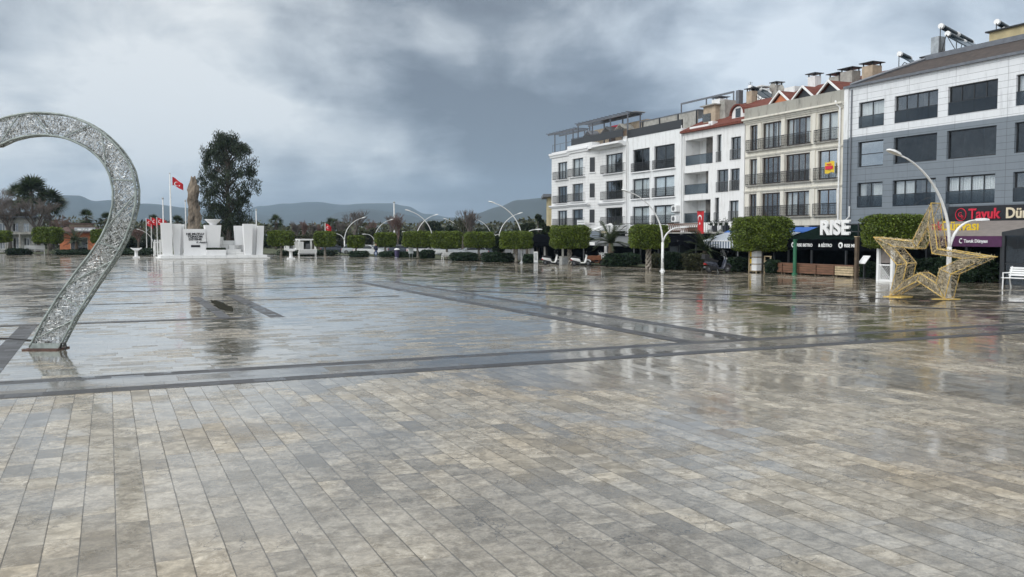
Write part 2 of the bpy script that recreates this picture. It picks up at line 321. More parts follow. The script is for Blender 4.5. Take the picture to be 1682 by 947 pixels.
# ------------------------------------------------------------------ mesh builder
OFF = {}
class M:
    def __init__(s): s.v = []; s.f = []; s.k = []
    def q(s, *pts, k=0):
        i = len(s.v); s.v.extend(pts); s.f.append(tuple(range(i, i+len(pts)))); s.k.append(k); return s
    def box(s, x0, x1, y0, y1, z0, z1, k=0):
        i = len(s.v)
        s.v += [(x0, y0, z0), (x1, y0, z0), (x1, y1, z0), (x0, y1, z0), (x0, y0, z1), (x1, y0, z1), (x1, y1, z1), (x0, y1, z1)]
        for f in ((0, 3, 2, 1), (4, 5, 6, 7), (0, 1, 5, 4), (1, 2, 6, 5), (2, 3, 7, 6), (3, 0, 4, 7)):
            s.f.append(tuple(i+a for a in f)); s.k.append(k)
        return s
    def prism(s, poly, y0, y1, k=0, axis='y'):
        n = len(poly); i = len(s.v)
        def P(a, b, y): return (a, y, b) if axis == 'y' else ((y, a, b) if axis == 'x' else (a, b, y))
        for y in (y0, y1): s.v += [P(a, b, y) for a, b in poly]
        s.f.append(tuple(i+j for j in range(n))); s.k.append(k)
        s.f.append(tuple(i+n+j for j in reversed(range(n)))); s.k.append(k)
        for j in range(n):
            l = (j+1) % n; s.f.append((i+l, i+j, i+n+j, i+n+l)); s.k.append(k)
        return s
    def tube(s, pts, r, n=6, k=0, closed=False, cap=True):
        pts = [Vector(p) for p in pts]; m = len(pts)
        rs = r if hasattr(r, '__len__') else [r]*m
        i = len(s.v); ref = None
        for j, p in enumerate(pts):
            if closed: t = pts[(j+1) % m]-pts[j-1]
            else: t = pts[min(j+1, m-1)]-pts[max(j-1, 0)]
            t = t.normalized() if t.length > 1e-9 else Vector((0, 0, 1))
            if ref is None: ref = Vector((0, 0, 1)) if abs(t.z) < .9 else Vector((1, 0, 0))
            a = t.cross(ref)
            if a.length < 1e-6: a = t.cross(Vector((.3, 1, .2)))
            a.normalize(); b = a.cross(t); ref = b
            for h in range(n):
                w = 2*PI*h/n; s.v.append(tuple(p+a*(math.cos(w)*rs[j])+b*(math.sin(w)*rs[j])))
        for j in range(m if closed else m-1):
            j2 = (j+1) % m
            for h in range(n):
                h2 = (h+1) % n
                s.f.append((i+j*n+h, i+j*n+h2, i+j2*n+h2, i+j2*n+h)); s.k.append(k)
        if cap and not closed:
            s.f.append(tuple(i+h for h in reversed(range(n)))); s.k.append(k)
            s.f.append(tuple(i+(m-1)*n+h for h in range(n))); s.k.append(k)
        return s
    def lathe(s, prof, c=(0, 0, 0), n=20, k=0):
        i = len(s.v)
        for r, z in prof:
            for h in range(n):
                w = 2*PI*h/n; s.v.append((c[0]+r*math.cos(w), c[1]+r*math.sin(w), c[2]+z))
        for j in range(len(prof)-1):
            for h in range(n):
                h2 = (h+1) % n
                s.f.append((i+j*n+h, i+j*n+h2, i+(j+1)*n+h2, i+(j+1)*n+h)); s.k.append(k)
        s.f.append(tuple(i+h for h in reversed(range(n)))); s.k.append(k)
        s.f.append(tuple(i+(len(prof)-1)*n+h for h in range(n))); s.k.append(k)
        return s
    def disc(s, c, axis, r, t, n=20, k=0):
        a = Vector(axis).normalized()*t*.5; c = Vector(c)
        return s.tube([c-a, c+a], r, n, k)
    def leaf(s, p, R, l, w, k=0, d=None):
        d = Vector(d) if d is not None else Vector((R.gauss(0, 1), R.gauss(0, 1), R.gauss(0, 1)))
        if d.length < 1e-6: d = Vector((0, 0, 1))
        d.normalize(); e = d.cross(Vector((R.gauss(0, 1), R.gauss(0, 1), R.gauss(0, 1))))
        if e.length < 1e-6: e = Vector((1, 0, 0))
        e.normalize(); p = Vector(p)
        return s.q(tuple(p-d*l*.5), tuple(p+e*w*.5), tuple(p+d*l*.5), tuple(p-e*w*.5), k=k)
    def stick(s, a, b, w, R, k=0):
        a = Vector(a); b = Vector(b); d = b-a
        e = d.cross(Vector((R.gauss(0, 1), R.gauss(0, 1), R.gauss(0, 1))))
        if e.length < 1e-6: return s
        e.normalize(); g = d.cross(e).normalized()
        i = len(s.v)
        for c in (a, b):
            for h in range(3):
                t = 2*PI*h/3; s.v.append(tuple(c+e*(math.cos(t)*w*.5)+g*(math.sin(t)*w*.5)))
        for h in range(3):
            h2 = (h+1) % 3; s.f.append((i+h, i+h2, i+3+h2, i+3+h)); s.k.append(k)
        return s
    def build(s, name, ms, parent=None, loc=None, rz=0.0, smooth=False, off=None, scale=None):
        if not isinstance(ms, (list, tuple)): ms = [ms]
        ms = [MT[x] if isinstance(x, str) else x for x in ms]
        o0 = off if off is not None else (OFF.get(parent.name) if parent is not None else None)
        vs = s.v if o0 is None else [(a-o0[0], b-o0[1], c-o0[2]) for a, b, c in s.v]
        me = bpy.data.meshes.new(name); me.from_pydata(vs, [], s.f)
        for x in ms: me.materials.append(x)
        if any(s.k): me.polygons.foreach_set('material_index', s.k)
        if smooth: me.polygons.foreach_set('use_smooth', [True]*len(s.f))
        me.update()
        o = bpy.data.objects.new(name, me); COL.objects.link(o)
        if parent is not None: o.parent = parent
        if o0 is not None: OFF[o.name] = o0
        if loc is not None: o.location = loc if len(loc) == 3 else (*loc, 0)
        o.rotation_euler.z = rz
        if scale: o.scale = scale
        return o
def tag(o, label=None, cat=None, group=None, kind=None):
    if label: o['label'] = label
    if cat: o['category'] = cat
    if group: o['group'] = group
    if kind: o['kind'] = kind
    return o
def thing(name, label, cat, loc=(0, 0, 0), rz=0.0, group=None, off=None):
    o = bpy.data.objects.new(name, None); COL.objects.link(o); o.empty_display_size = .3
    o.location = loc if len(loc) == 3 else (*loc, 0); o.rotation_euler.z = rz
    if off is not None: OFF[o.name] = off
    return tag(o, label, cat, group)
def fthing(name, label, cat, x0, y0=0.0, group=None, z0=0.0):     # thing in the facade frame
    return thing(name, label, cat, (*fw(x0, y0), z0), RF, group, (x0, y0, z0))
def dup(root, label=None, loc=None, rz=None, scale=None, group=None, cat=None):
    kids = {}
    for o in bpy.data.objects:
        if o.parent is not None: kids.setdefault(o.parent.name, []).append(o)
    def cpy(o, par):
        c = o.copy(); COL.objects.link(c)
        if par is not None: c.parent = par
        for ch in kids.get(o.name, []): cpy(ch, c)
        return c
    r = cpy(root, None)
    if label: r['label'] = label
    if group: r['group'] = group
    if cat: r['category'] = cat
    if loc is not None: r.location = loc if len(loc) == 3 else (*loc, 0)
    if rz is not None: r.rotation_euler.z = rz
    if scale is not None: r.scale = scale if hasattr(scale, '__len__') else (scale,)*3
    return r
def text(body, name, mat, size, parent, pos, extrude=.02, weight=0.0, rz=0.0, align='LEFT', sx=1.0, shear=0.0):
    cu = bpy.data.curves.new(name, 'FONT'); cu.body = body; cu.size = size; cu.extrude = extrude; cu.offset = weight
    cu.align_x = align; cu.shear = shear; cu.resolution_u = 3
    cu.materials.append(MT[mat])
    t_ = bpy.data.objects.new('tmp', cu); COL.objects.link(t_); dg = bpy.context.evaluated_depsgraph_get(); dg.update()
    me = bpy.data.meshes.new_from_object(t_.evaluated_get(dg)); bpy.data.objects.remove(t_); bpy.data.curves.remove(cu); me.name = name
    o = bpy.data.objects.new(name, me); COL.objects.link(o); o.parent = parent
    o0 = OFF.get(parent.name, (0, 0, 0))
    o.location = (pos[0]-o0[0], pos[1]-o0[1], pos[2]-o0[2]); o.rotation_euler = (PI/2, 0, rz); o.scale = (sx, 1, 1)
    return o
mats()
# ------------------------------------------------------------------ camera, light, sky
cam = bpy.data.cameras.new('camera'); co = bpy.data.objects.new('camera', cam); COL.objects.link(co)
co.location = (0, 0, CH); co.rotation_euler = (PI/2-PITCH, 0, 0)
cam.sensor_width = 36; cam.lens = 36*FPX/1682; cam.clip_end = 40000; cam.clip_start = .1
C.camera = co
C.view_settings.view_transform = 'Standard'; C.view_settings.look = 'None'
C.view_settings.exposure = 0.0; C.view_settings.gamma = 1; C.view_settings.use_curve_mapping = False
SUN_DIR = Vector((-.62, -.52, .62)).normalized()          # towards the sun: behind the photographer's left shoulder, veiled
sl = bpy.data.lights.new('sun', 'SUN'); sl.energy = 1.5; sl.angle = math.radians(35); sl.color = (1, .97, .93)
so = bpy.data.objects.new('sun', sl); COL.objects.link(so)
so.rotation_euler = (-SUN_DIR).to_track_quat('-Z', 'Y').to_euler()
so.location = (-40, -40, 60)
W = bpy.data.worlds.new('World'); C.world = W; W.use_nodes = True
class WN(N):
    def __init__(s): s.t = W.node_tree; s.b = None; s.m = None
w = WN(); bg = W.node_tree.nodes['Background']
sky = w.n('ShaderNodeTexSky'); sky.sky_type = 'NISHITA'; sky.sun_disc = False
sky.sun_elevation = math.asin(SUN_DIR.z); sky.sun_rotation = math.atan2(SUN_DIR.x, SUN_DIR.y)
tc = w.n('ShaderNodeTexCoord').outputs['Generated']
nv = w.n('ShaderNodeVectorMath', operation='NORMALIZE'); w.put(nv.inputs[0], tc); d = nv.outputs[0]
sx = w.n('ShaderNodeSeparateXYZ'); w.put(sx.inputs[0], d)
zz = w.ma('ADD', w.ma('MAXIMUM', sx.outputs[2], 0.0), .16)
cb = w.n('ShaderNodeCombineXYZ'); w.put(cb.inputs[0], w.ma('DIVIDE', sx.outputs[0], zz)); w.put(cb.inputs[1], w.ma('DIVIDE', sx.outputs[1], zz))
cb.inputs[2].default_value = 3.7
n1 = w.noise(cb.outputs[0], .75, 8, .52, .25)
n2 = w.noise(cb.outputs[0], 2.3, 7, .58, .5)
n3 = w.noise(w.scaled(d, (4, 4, 7)), 1.0, 7, .5, .3)
n4 = w.noise(w.scaled(d, (10, 10, 14)), 1.0, 9, .52, .35)
def spot(px, py, a, b):
    r = Vector(ray(px, py)).normalized()
    dp = w.n('ShaderNodeVectorMath', operation='DOT_PRODUCT'); w.put(dp.inputs[0], d); dp.inputs[1].default_value = r
    return w.mr(dp.outputs['Value'], math.cos(math.radians(a)), math.cos(math.radians(b)))
cov = w.ma('ADD', w.ma('MULTIPLY', w.ma('SUBTRACT', n1, .5), 1.0), .52)
cov = w.ma('ADD', cov, w.ma('MULTIPLY', w.ma('SUBTRACT', n2, .5), .65))
cov = w.ma('ADD', cov, w.ma('MULTIPLY', w.ma('SUBTRACT', n3, .5), 1.45))
cov = w.ma('ADD', cov, w.ma('MULTIPLY', w.ma('SUBTRACT', n4, .5), 1.15))
for px, py, a, b, g in ((150, 150, 19, 2, .10), (335, 110, 6, 0, .24), (430, 190, 8, 0, .12), (60, 200, 10, 1, .10), (290, 260, 9, 0, -.12), (90, 275, 7, 0, -.06), (40, 330, 12, 1, .12), (800, 150, 15, 2, -.30), (650, 290, 9, 1, -.14), (640, 60, 9, 1, -.16), (400, -30, 9, 0, -.22), (40, -30, 7, 0, -.12), (560, 235, 6, 0, .16), (900, 330, 8, 1, -.12),
                        (1000, 270, 12, 1, -.16), (1450, 60, 18, 2, .24), (1180, 120, 10, 1, .05), (100, -350, 34, 5, .34), (900, -500, 30, 5, .05)):
    cov = w.ma('ADD', cov, w.ma('MULTIPLY', spot(px, py, a, b), g))
rp = w.n('ShaderNodeValToRGB'); w.put(rp.inputs[0], cov); e = rp.color_ramp.elements
e[0].position = .08; e[0].color = (.178, .207, .253, 1); e[1].position = 1.0; e[1].color = (.86, .90, .925, 1)
for p, c in ((.32, (.272, .314, .37)), (.52, (.435, .484, .54)), (.72, (.61, .665, .715))):
    x = e.new(p); x.color = (*c, 1)
cl = rp.outputs[0]
cl = w.mix(w.ma('MULTIPLY', spot(1480, 60, 24, 4), .8), cl, w.mix(1.0, cl, (.92, .99, 1.08), 'MULTIPLY'))
low = w.mr(sx.outputs[2], .005, .085, .55, 0)
cl = w.mix(low, cl, (.285, .345, .425))
# a cloud deck is brighter overhead than near the horizon, and thinner on the sun's side
dp = w.n('ShaderNodeVectorMath', operation='DOT_PRODUCT'); w.put(dp.inputs[0], d); dp.inputs[1].default_value = SUN_DIR
up = w.ma('ADD', 1.0, w.ma('ADD', w.mr(sx.outputs[2], .34, .95, 0, 1.0), w.mr(dp.outputs['Value'], -.1, 1, 0, 1.9)))
cl = w.mix(1.0, cl, up, 'MULTIPLY')
cl = w.mix(w.mr(sx.outputs[2], .16, .5), cl, w.mix(1.0, cl, (1.08, 1.0, .905), 'MULTIPLY'))
cl = w.mix(1.0, cl, (10.0, 10.0, 10.0), 'MULTIPLY')
w.put(bg.inputs['Color'], w.mix(.94, sky.outputs[0], cl)); bg.inputs['Strength'].default_value = .1
for nd in W.node_tree.nodes:
    if nd.bl_idname == 'ShaderNodeMix': nd.clamp_result = False; nd.clamp_factor = True
# ------------------------------------------------------------------ ground
RA = A                      # plaza frame: local x = V, local y = U
tag(M().q((-9000, -3000, -.03), (9000, -3000, -.03), (9000, 12000, -.03), (-9000, 12000, -.03)).build('ground', 'ground'), kind='structure')
def sheet(name, mat, x0, x1, y0, y1, z): return tag(M().q((x0, y0, z), (x1, y0, z), (x1, y1, z), (x0, y1, z)).build(name, mat, rz=RA), kind='structure')
sheet('near_paving', 'near', -40, 60, -30, 17.1, 0)
# plaza edge runs from (46.9,34) to about (30,120)
pv = M(); ed = [(62, 17.1), (62, 24), (47.2, 34), (44.6, 54), (42.6, 64), (39.5, 82), (34.5, 98), (32, 122), (26, 137), (-8, 156), (-90, 190), (-90, 17.1)]
pv.q(*[(a, b, 0) for a, b in reversed(ed)][::-1]); pvo = tag(pv.build('far_paving', 'far', rz=RA), kind='structure')
sheet('side_road', 'ground', 20, 62, 17.2, 190, -.012)
ST = 0
def strip(x0, x1, y0, y1, z=.004):
    return sheet('slate_strip', 'strip', x0, x1, y0, y1, z)
strip(-40, 60, 17.04, 17.5); strip(-40, 60, 18.64, 19.1)
strip(-2.5, -2.02, 19.08, 30.7)
strip(13.2, 13.72, 19.09, 52, .006); strip(15.18, 15.68, 19.09, 52, .006)
strip(3.3, 3.68, 31.3, 42.5); strip(4.88, 5.36, 30.6, 43.3)
strip(-40, 4.4, 30.75, 31.25, .008); strip(-40, 12, 39.2, 39.5, .008); strip(-40, 12.8, 47.8, 48.2, .008)
strip(13.75, 15.2, 51.6, 52, .004); strip(-40, 44, 52.4, 52.65); strip(-20, 40, 63, 63.3); strip(-20, 34, 92, 92.4)
def dstrip(a, b, wd, z=.012):
    a = Vector(a); b = Vector(b); n = Vector((-(b-a).y, (b-a).x)).normalized()*wd*.5
    tag(M().q(*[(p.x, p.y, z) for p in (a-n, b-n, b+n, a+n)]).build('slate_strip', 'strip', rz=RA), kind='structure')
dstrip((15.8, 46.8), (34.5, 24.5), .4); dstrip((15.8, 42.2), (31, 20.6), .4)
band = sheet('centre_paving', 'centre', -40, 60, 17.5, 18.64, .004)
sheet('centre_paving', 'mid', 13.72, 15.18, 19.09, 51.6, .004)
# puddle between two strips; the tree's dark reflection is painted into its colour
hp = M(); R = random.Random(3); pts = []
for i in range(26):
    t = 2*PI*i/26; pts.append((4.0+math.cos(t)*.30*R.uniform(.4, 1.15), 36.8+math.sin(t)*3.6*R.uniform(.7, 1.05), .012))
hp.q(*pts); tag(hp.build('puddle_patch', 'puddle', rz=RA), kind='structure')
# planting beds and lawn along the edge
bd = M(); bd.q((47.4, 33.6, .10), (49.6, 34.5, .10), (47, 54, .10), (44.9, 82, .10), (38, 98, .10), (34.5, 98, .10), (39.7, 82, .10), (42.8, 64, .10), (44.8, 54, .10))
tag(bd.build('planting_bed', 'soil', rz=RA), kind='structure')
tag(M().q((34.6, 98.5, .05), (40, 98.5, .05), (70, 215, .05), (-110, 215, .05), (-90, 190.5, .05), (-8, 156.5, .05), (26, 137.5, .05), (32.2, 122, .05)).build('lawn', 'soil', rz=RA), kind='structure')
# ------------------------------------------------------------------ hills
def ridge(pts, D, depth, seed):
    R = random.Random(seed); m = M(); px0, px1 = pts[0][0], pts[-1][0]; n = 150; rows = 14; i0 = len(m.v)
    for i in range(n+1):
        px = px0+(px1-px0)*i/n
        for (a, ya), (b, yb) in zip(pts, pts[1:]):
            if a <= px <= b: t = (px-a)/(b-a); t = t*t*(3-2*t); y = ya+(yb-ya)*t; break
        top = atD(px, y, D)
        for j in range(rows+1):
            t = j/rows                       # front foot -> crest -> back
            yy = D-depth+t*depth*1.6; s = max(0.0, 1-abs(yy-D)/(depth if yy < D else depth*.62))
            nz = mnoise.fractal(Vector((top[0]*.0016+seed, yy*.0016, seed)), 1.0, 2.0, 5)
            h = top[2]*(s**.85)*(1+.22*nz*(1-s)*1.6)+nz*6
            if j == 0 or j == rows: h = -6
            m.v.append((top[0]*yy/D, yy, h))
    for i in range(n):
        for j in range(rows):
            a = i*(rows+1)+j; m.f.append((a, a+rows+1, a+rows+2, a+1)); m.k.append(0)
    return tag(m.build('hills', 'hill', smooth=True), kind='structure')
ridge([(-420, 345), (-200, 330), (0, 328), (60, 322), (95, 316), (130, 317), (155, 326), (190, 324), (230, 330), (330, 341), (420, 350), (520, 372)], 4300, 1500, 1.3)
ridge([(330, 372), (390, 347), (430, 337), (470, 332), (520, 330), (560, 334), (600, 331), (640, 330), (668, 335), (700, 349), (740, 355), (800, 360), (900, 372)], 5200, 1600, 4.1)
ridge([(500, 372), (560, 346), (600, 341), (640, 346), (700, 358), (760, 360), (830, 372)], 3300, 900, 7.7)
ridge([(660, 375), (740, 358), (780, 350), (820, 338), (850, 327), (900, 323), (960, 321), (1100, 328), (1300, 340), (1600, 350), (1900, 372)], 3000, 1000, 9.2)
# ------------------------------------------------------------------ haze
hz = M().box(-5200, 5200, -300, 7000, -1.5, 420).build('haze', [])
vm = bpy.data.materials.new('haze_air'); vm.use_nodes = True; vt = vm.node_tree; vt.nodes.clear()
vo = vt.nodes.new('ShaderNodeOutputMaterial'); vp = vt.nodes.new('ShaderNodeVolumePrincipled')
vp.inputs['Color'].default_value = (.56, .77, 1.0, 1); vp.inputs['Density'].default_value = .00012; vp.inputs['Anisotropy'].default_value = .1
vt.links.new(vp.outputs[0], vo.inputs['Volume']); hz.data.materials.append(vm); tag(hz, kind='stuff')
# ------------------------------------------------------------------ facades
def wall(m, x0, x1, z0, z1, ops, y=0.0, t=.28, k=0, kr=None):
    """front skin with real openings and reveals (outside is -y)"""
    kr = k if kr is None else kr
    xs = sorted({x0, x1, *[min(max(a, x0), x1) for o in ops for a in o[:2]]}); zs = sorted({z0, z1, *[min(max(a, z0), z1) for o in ops for a in o[2:4]]})
    for xa, xb in zip(xs, xs[1:]):
        for za, zb in zip(zs, zs[1:]):
            xm, zm = (xa+xb)/2, (za+zb)/2
            if any(o[0] < xm < o[1] and o[2] < zm < o[3] for o in ops): continue
            m.q((xa, y, za), (xb, y, za), (xb, y, zb), (xa, y, zb), k=k)
    for a, b, c, d in ops:
        a, b, c, d = max(a, x0), min(b, x1), max(c, z0), min(d, z1)
        m.q((a, y, c), (a, y, d), (a, y+t, d), (a, y+t, c), k=kr); m.q((b, y, c), (b, y+t, c), (b, y+t, d), (b, y, d), k=kr)
        m.q((a, y, d), (b, y, d), (b, y+t, d), (a, y+t, d), k=kr); m.q((a, y, c), (a, y+t, c), (b, y+t, c), (b, y, c), k=kr)
def shell(m, x0, x1, z0, z1, y0, y1, k=0):
    """the other sides of the block"""
    m.q((x0, y1, z0), (x0, y0, z0), (x0, y0, z1), (x0, y1, z1), k=k); m.q((x1, y0, z0), (x1, y1, z0), (x1, y1, z1), (x1, y0, z1), k=k)
    m.q((x1, y1, z0), (x0, y1, z0), (x0, y1, z1), (x1, y1, z1), k=k); m.q((x0, y0+.3, z1), (x1, y0+.3, z1), (x1, y1, z1), (x0, y1, z1), k=k)
RW = random.Random(11)
def railing(m, x0, x1, y, z0, h, step=.13, ret=.1, r=.012, ornate=False):
    m.box(x0, x1, y-.02, y+.02, z0+h-.04, z0+h); m.box(x0, x1, y-.012, y+.012, z0+.08, z0+.105)
    n = max(2, int((x1-x0)/step))
    for i in range(n+1):
        x = x0+(x1-x0)*i/n; m.box(x-r, x+r, y-r, y+r, z0+.0, z0+h-.04)
    if ornate:
        m.box(x0, x1, y-.012, y+.012, z0+h-.2, z0+h-.175)
        for i in range(n):
            xc = x0+(x1-x0)*(i+.5)/n
            if i % 2 == 0:
                m.tube([(xc+.06*math.cos(t*PI/4), y, z0+h*.45+.16*math.sin(t*PI/4)) for t in range(8)], .012, 4, closed=True)
    for x in (x0, x1): m.box(x-.018, x+.018, y-.02, y+ret, z0+h-.04, z0+h); m.box(x-.018, x+.018, y-.02, y+ret, z0+.06, z0+.1); m.box(x-.018, x+.018, y-.018, y+.018, z0, z0+h)
def window(root, x0, x1, z0, z1, y=0.0, nv=2, frame='dark', g='glass', rail=None, curt=.6, shade=None, fw_=.07, dep=.17, sill=True, tr=None, railh=.95, railpad=.0, railout=.10):
    m = M(); e = .006
    a, b, c, d_ = x0+e, x1-e, z0+e, z1-e; ya, yb = y+dep, y+dep+.07
    m.box(a, a+fw_, ya, yb, c, d_); m.box(b-fw_, b, ya, yb, c, d_); m.box(a+fw_, b-fw_, ya, yb, c, c+fw_); m.box(a+fw_, b-fw_, ya, yb, d_-fw_, d_)
    for i in range(1, nv):
        x = a+(b-a)*i/nv; m.box(x-fw_*.45, x+fw_*.45, ya+.004, yb-.004, c+fw_, d_-fw_)
    if tr: m.box(a+fw_, b-fw_, ya+.006, yb-.006, c+tr-.03, c+tr+.03)
    w_ = m.build('window', frame, root)
    M().q((a+.02, ya+.035, c+.02), (b-.02, ya+.035, c+.02), (b-.02, ya+.035, d_-.02), (a+.02, ya+.035, d_-.02)).build('pane', g, w_)
    if shade:
        zs = d_-(d_-c)*shade
        M().q((a, yb+.05, zs), (b, yb+.05, zs), (b, yb+.05, d_), (a, yb+.05, d_)).build('blind', 'blind', w_)
    elif RW.random() < curt:
        m = M(); n = 40; L = b-a
        parts = [(0, RW.uniform(.12, .5)), (1-RW.uniform(.12, .5), 1)] if RW.random() < .65 else [(0, 1)]
        for p0, p1 in parts:
            xs = [a+L*(p0+(p1-p0)*i/n) for i in range(n+1)]
            for i in range(n):
                ya_ = yb+.12+(.05 if i % 2 else 0)+RW.uniform(0, .01); yb_ = yb+.12+(0 if i % 2 else .05)
                m.q((xs[i], ya_, c+.03), (xs[i+1], yb_, c+.03), (xs[i+1], yb_, d_), (xs[i], ya_, d_))
        m.build('curtain', 'curtain', w_)
    if rail:
        m = M()
        if rail == 'glass':
            m.box(x0+.01, x1-.01, y-.0+.05, y+.065, z0+.02, z0+railh); m.build('balcony_glass', 'glassr', w_)
            M().box(x0+.01, x1-.01, y+.03, y+.085, z0+railh, z0+railh+.035).build('handrail', 'dark', w_)
        else:
            railing(m, x0-railpad, x1+railpad, y-railout, z0-.02, railh, ornate=(rail == 'ornate'), ret=railout)
            m.build('balcony_railing', 'greyrail' if rail == 'grey' else 'rail', w_)
    if sill:
        M().box(x0-.12-railpad, x1+.12+railpad, y-.14-(.06 if railpad else 0), y-.002, z0-.13, z0-.025).build('sill', 'conc' if sill == 'conc' else 'marble', w_)
    return w_
def rooms(root, x0, x1, zs, y, depth=2.2):
    m = M(); z0, z1 = zs[0], zs[-1]
    m.q((x0, y+depth, z0), (x1, y+depth, z0), (x1, y+depth, z1), (x0, y+depth, z1))
    for z in zs: m.q((x0, y+.26, z), (x1, y+.26, z), (x1, y+depth, z), (x0, y+depth, z))
    x = x0+.01
    while x < x1+.01:
        m.q((x, y+.26, z0), (x, y+depth, z0), (x, y+depth, z1), (x, y+.26, z1)); x += 3.31
    return m.build('interior', 'room', root)
def cornice(root, x0, x1, z, y=0.0, out=.25, h=.3, mat='marble', name='cornice'):
    return M().prism([(y-.004, z), (y-out*.45, z), (y-out*.6, z+h*.4), (y-out, z+h*.55), (y-out, z+h), (y-.004, z+h)], x0, x1, axis='x').build(name, mat, root)
def pipe(root, x, y, z0, z1, mat='paint'):
    return M().tube([(x, y, z0), (x, y, z1)], .055, 8).build('downpipe', mat, root)
def shopfront(root, x0, x1, z1, y=0.0, bays=3, pier='marble'):
    """ground floor: piers with dark glazing set back"""
    L = (x1-x0)/bays
    boxes('ground_floor_pier', pier, root, [(max(x0, x0+L*i-.25), min(x1, x0+L*i+.25), y, y+.5, 0, z1-.02) for i in range(bays+1)])
    M().q((x0, y+.42, 0), (x1, y+.42, 0), (x1, y+.42, z1), (x0, y+.42, z1)).build('shop_glazing', 'glassd', root)
    M().box(x0, x1, y+2.5, y+2.6, 0, z1).build('shop_back_wall', 'room', root)
    M().box(x0, x1, y+.43, y+.5, 2.6, 2.75).build('shop_transom', 'dark', root)
def chimney(root, x, y, z0, z1, wx, wy, mat='conc', cap='dark'):
    c = M().box(x-wx/2, x+wx/2, y-wy/2, y+wy/2, z0, z1).build('chimney', mat, root)
    M().box(x-wx/2-.18, x+wx/2+.18, y-wy/2-.18, y+wy/2+.18, z1+.22, z1+.28).build('chimney_cap', cap, c)
    boxes('cap_support', cap, c, [(x+a*wx*.42-.04, x+a*wx*.42+.04, y+b*wy*.42-.04, y+b*wy*.42+.04, z1, z1+.22) for a in (-1, 1) for b in (-1, 1)]); return c
Z1, Z2, Z3 = (3.95, 5.92), (6.85, 8.93), (9.8, 11.92)
FL = [3.75, 6.7, 9.65, 12.6]
# ---- white block with a bay
b1 = fthing('apartment_building', 'white rusticated apartment block with projecting bay and rooftop pergola at the row\'s far end', 'building', 9, 0, 'apartment buildings along the square')
rows = [Z1, Z2, Z3]
wa = M(); o_ = [(1.72, 4.29, a, b) for a, b in rows]+[(13.7, 17.73, a, b) for a, b in rows]
wall(wa, 0, 18.3, 3.6, 13.3, o_); shell(wa, 0, 18.3, 0, 13.3, 0, 12)
wall(wa, 6.45, 10.7, 3.6, 12.75, [(7.32, 10.0, a, b) for a, b in rows], y=-.9)
wa.q((6.45, -.004, 3.6), (6.45, -.9, 3.6), (6.45, -.9, 12.75), (6.45, -.004, 12.75)); wa.q((6.45, -.9, 3.6), (6.45, -.004, 3.6), (12.3, -.004, 3.6), (10.7, -.9, 3.6))
wa.q((10.7, -.9, 3.6), (12.3, -.004, 3.6), (12.3, -.004, 12.75), (10.7, -.9, 12.75))
wa.build('wall', 'rust', b1)
rooms(b1, .05, 18.25, FL, 0)
for a, b in rows:
    window(b1, 1.72, 4.29, a, b, nv=3, rail='bars', railpad=.5, railout=.45, fw_=.09)
    window(b1, 7.32, 10.0, a, b, y=-.9, nv=2, rail='bars', railpad=.45, railout=.4, g='glassd' if a < 5 else 'glass', fw_=.09)
    window(b1, 13.7, 17.73, a, b, nv=4, rail='bars', railpad=.45, railout=.4, fw_=.09)
    # narrow window on the canted side of the bay
    ca, cb_ = Vector((10.7, -.9)), Vector((12.3, 0)); t = (cb_-ca).normalized(); nn = Vector((t.y, -t.x))
    p0 = ca+t*.55+nn*.01; p1 = ca+t*1.2+nn*.01; p2 = p1+nn*.05; p3 = p0+nn*.05
    M().prism([(p.x, p.y) for p in (p0, p1, p2, p3)], a+.35, b-.1, axis='z').build('window', 'dark', b1)
    M().prism([(p.x, p.y) for p in (ca+t*.45+nn*.005, ca+t*1.3+nn*.005, ca+t*1.3+nn*.12, ca+t*.45+nn*.12)], a+.22, a+.33, axis='z').build('sill', 'marble', b1)
    M().box(6.40, 6.448, -.62, -.2, a+.3, b-.1).build('side_window', 'dark', b1)
for z in (6.28, 12.6):
    cornice(b1, -.25, 6.2, z, out=.3, h=.32 if z < 10 else .55)
    cornice(b1, 12.3, 18.3, z, out=.3 if z < 10 else 1.1, h=.3 if z < 10 else .45)
    cornice(b1, 6.2, 11.4, z, y=-.9, out=.28, h=.3 if z < 10 else .5)
M().box(6.3, 12.3, -1.05, 0, 12.76, 13.5).build('bay_parapet', 'marble', b1); cornice(b1, -.15, 18.3, 3.3, out=.22, h=.35)
M().box(17.6, 18.35, -.12, 0, 3.6, 13.6).build('pilaster', 'white', b1)
shopfront(b1, 0, 18.3, 3.6, bays=4)
rl = M(); railing(rl, 6.3, 18.2, -.5, 13.5, .95, step=.4, r=.015); rl.box(6.3, 18.2, -.52, -.5, 13.6, 14.35); rl.build('terrace_parapet_panel', 'rail', b1)
rl = M(); railing(rl, 0, 6.2, .15, 13.3, 1.0, step=1.6, r=.015); rl.build('terrace_railing', 'greyrail', b1)
pg = M()
for x, zt in ((.3, 15.6), (5.2, 15.75), (6.5, 16.0), (10, 16.0), (14.2, 16.0), (17.9, 16.0)):
    for y in (.3, 1.9): pg.box(x-.06, x+.06, y-.06, y+.06, 13.3, zt)
for y in (.3, 1.9): pg.box(-1.6, 6.0, y-.06, y+.06, 15.62, 15.78); pg.box(6.2, 18.2, y-.07, y+.07, 16.0, 16.2)
for i in range(9): x = -1.4+i*.92; pg.box(x-.04, x+.04, -.1, 2.3, 15.78, 15.86)
for i in range(14): x = 6.4+i*.9; pg.box(x-.04, x+.04, -.1, 2.3, 16.2, 16.3)
pg.build('pergola', 'flash', b1)
M().box(9.5, 18.2, .9, 2.4, 16.31, 16.36).build('pergola_roof', 'conc', b1)
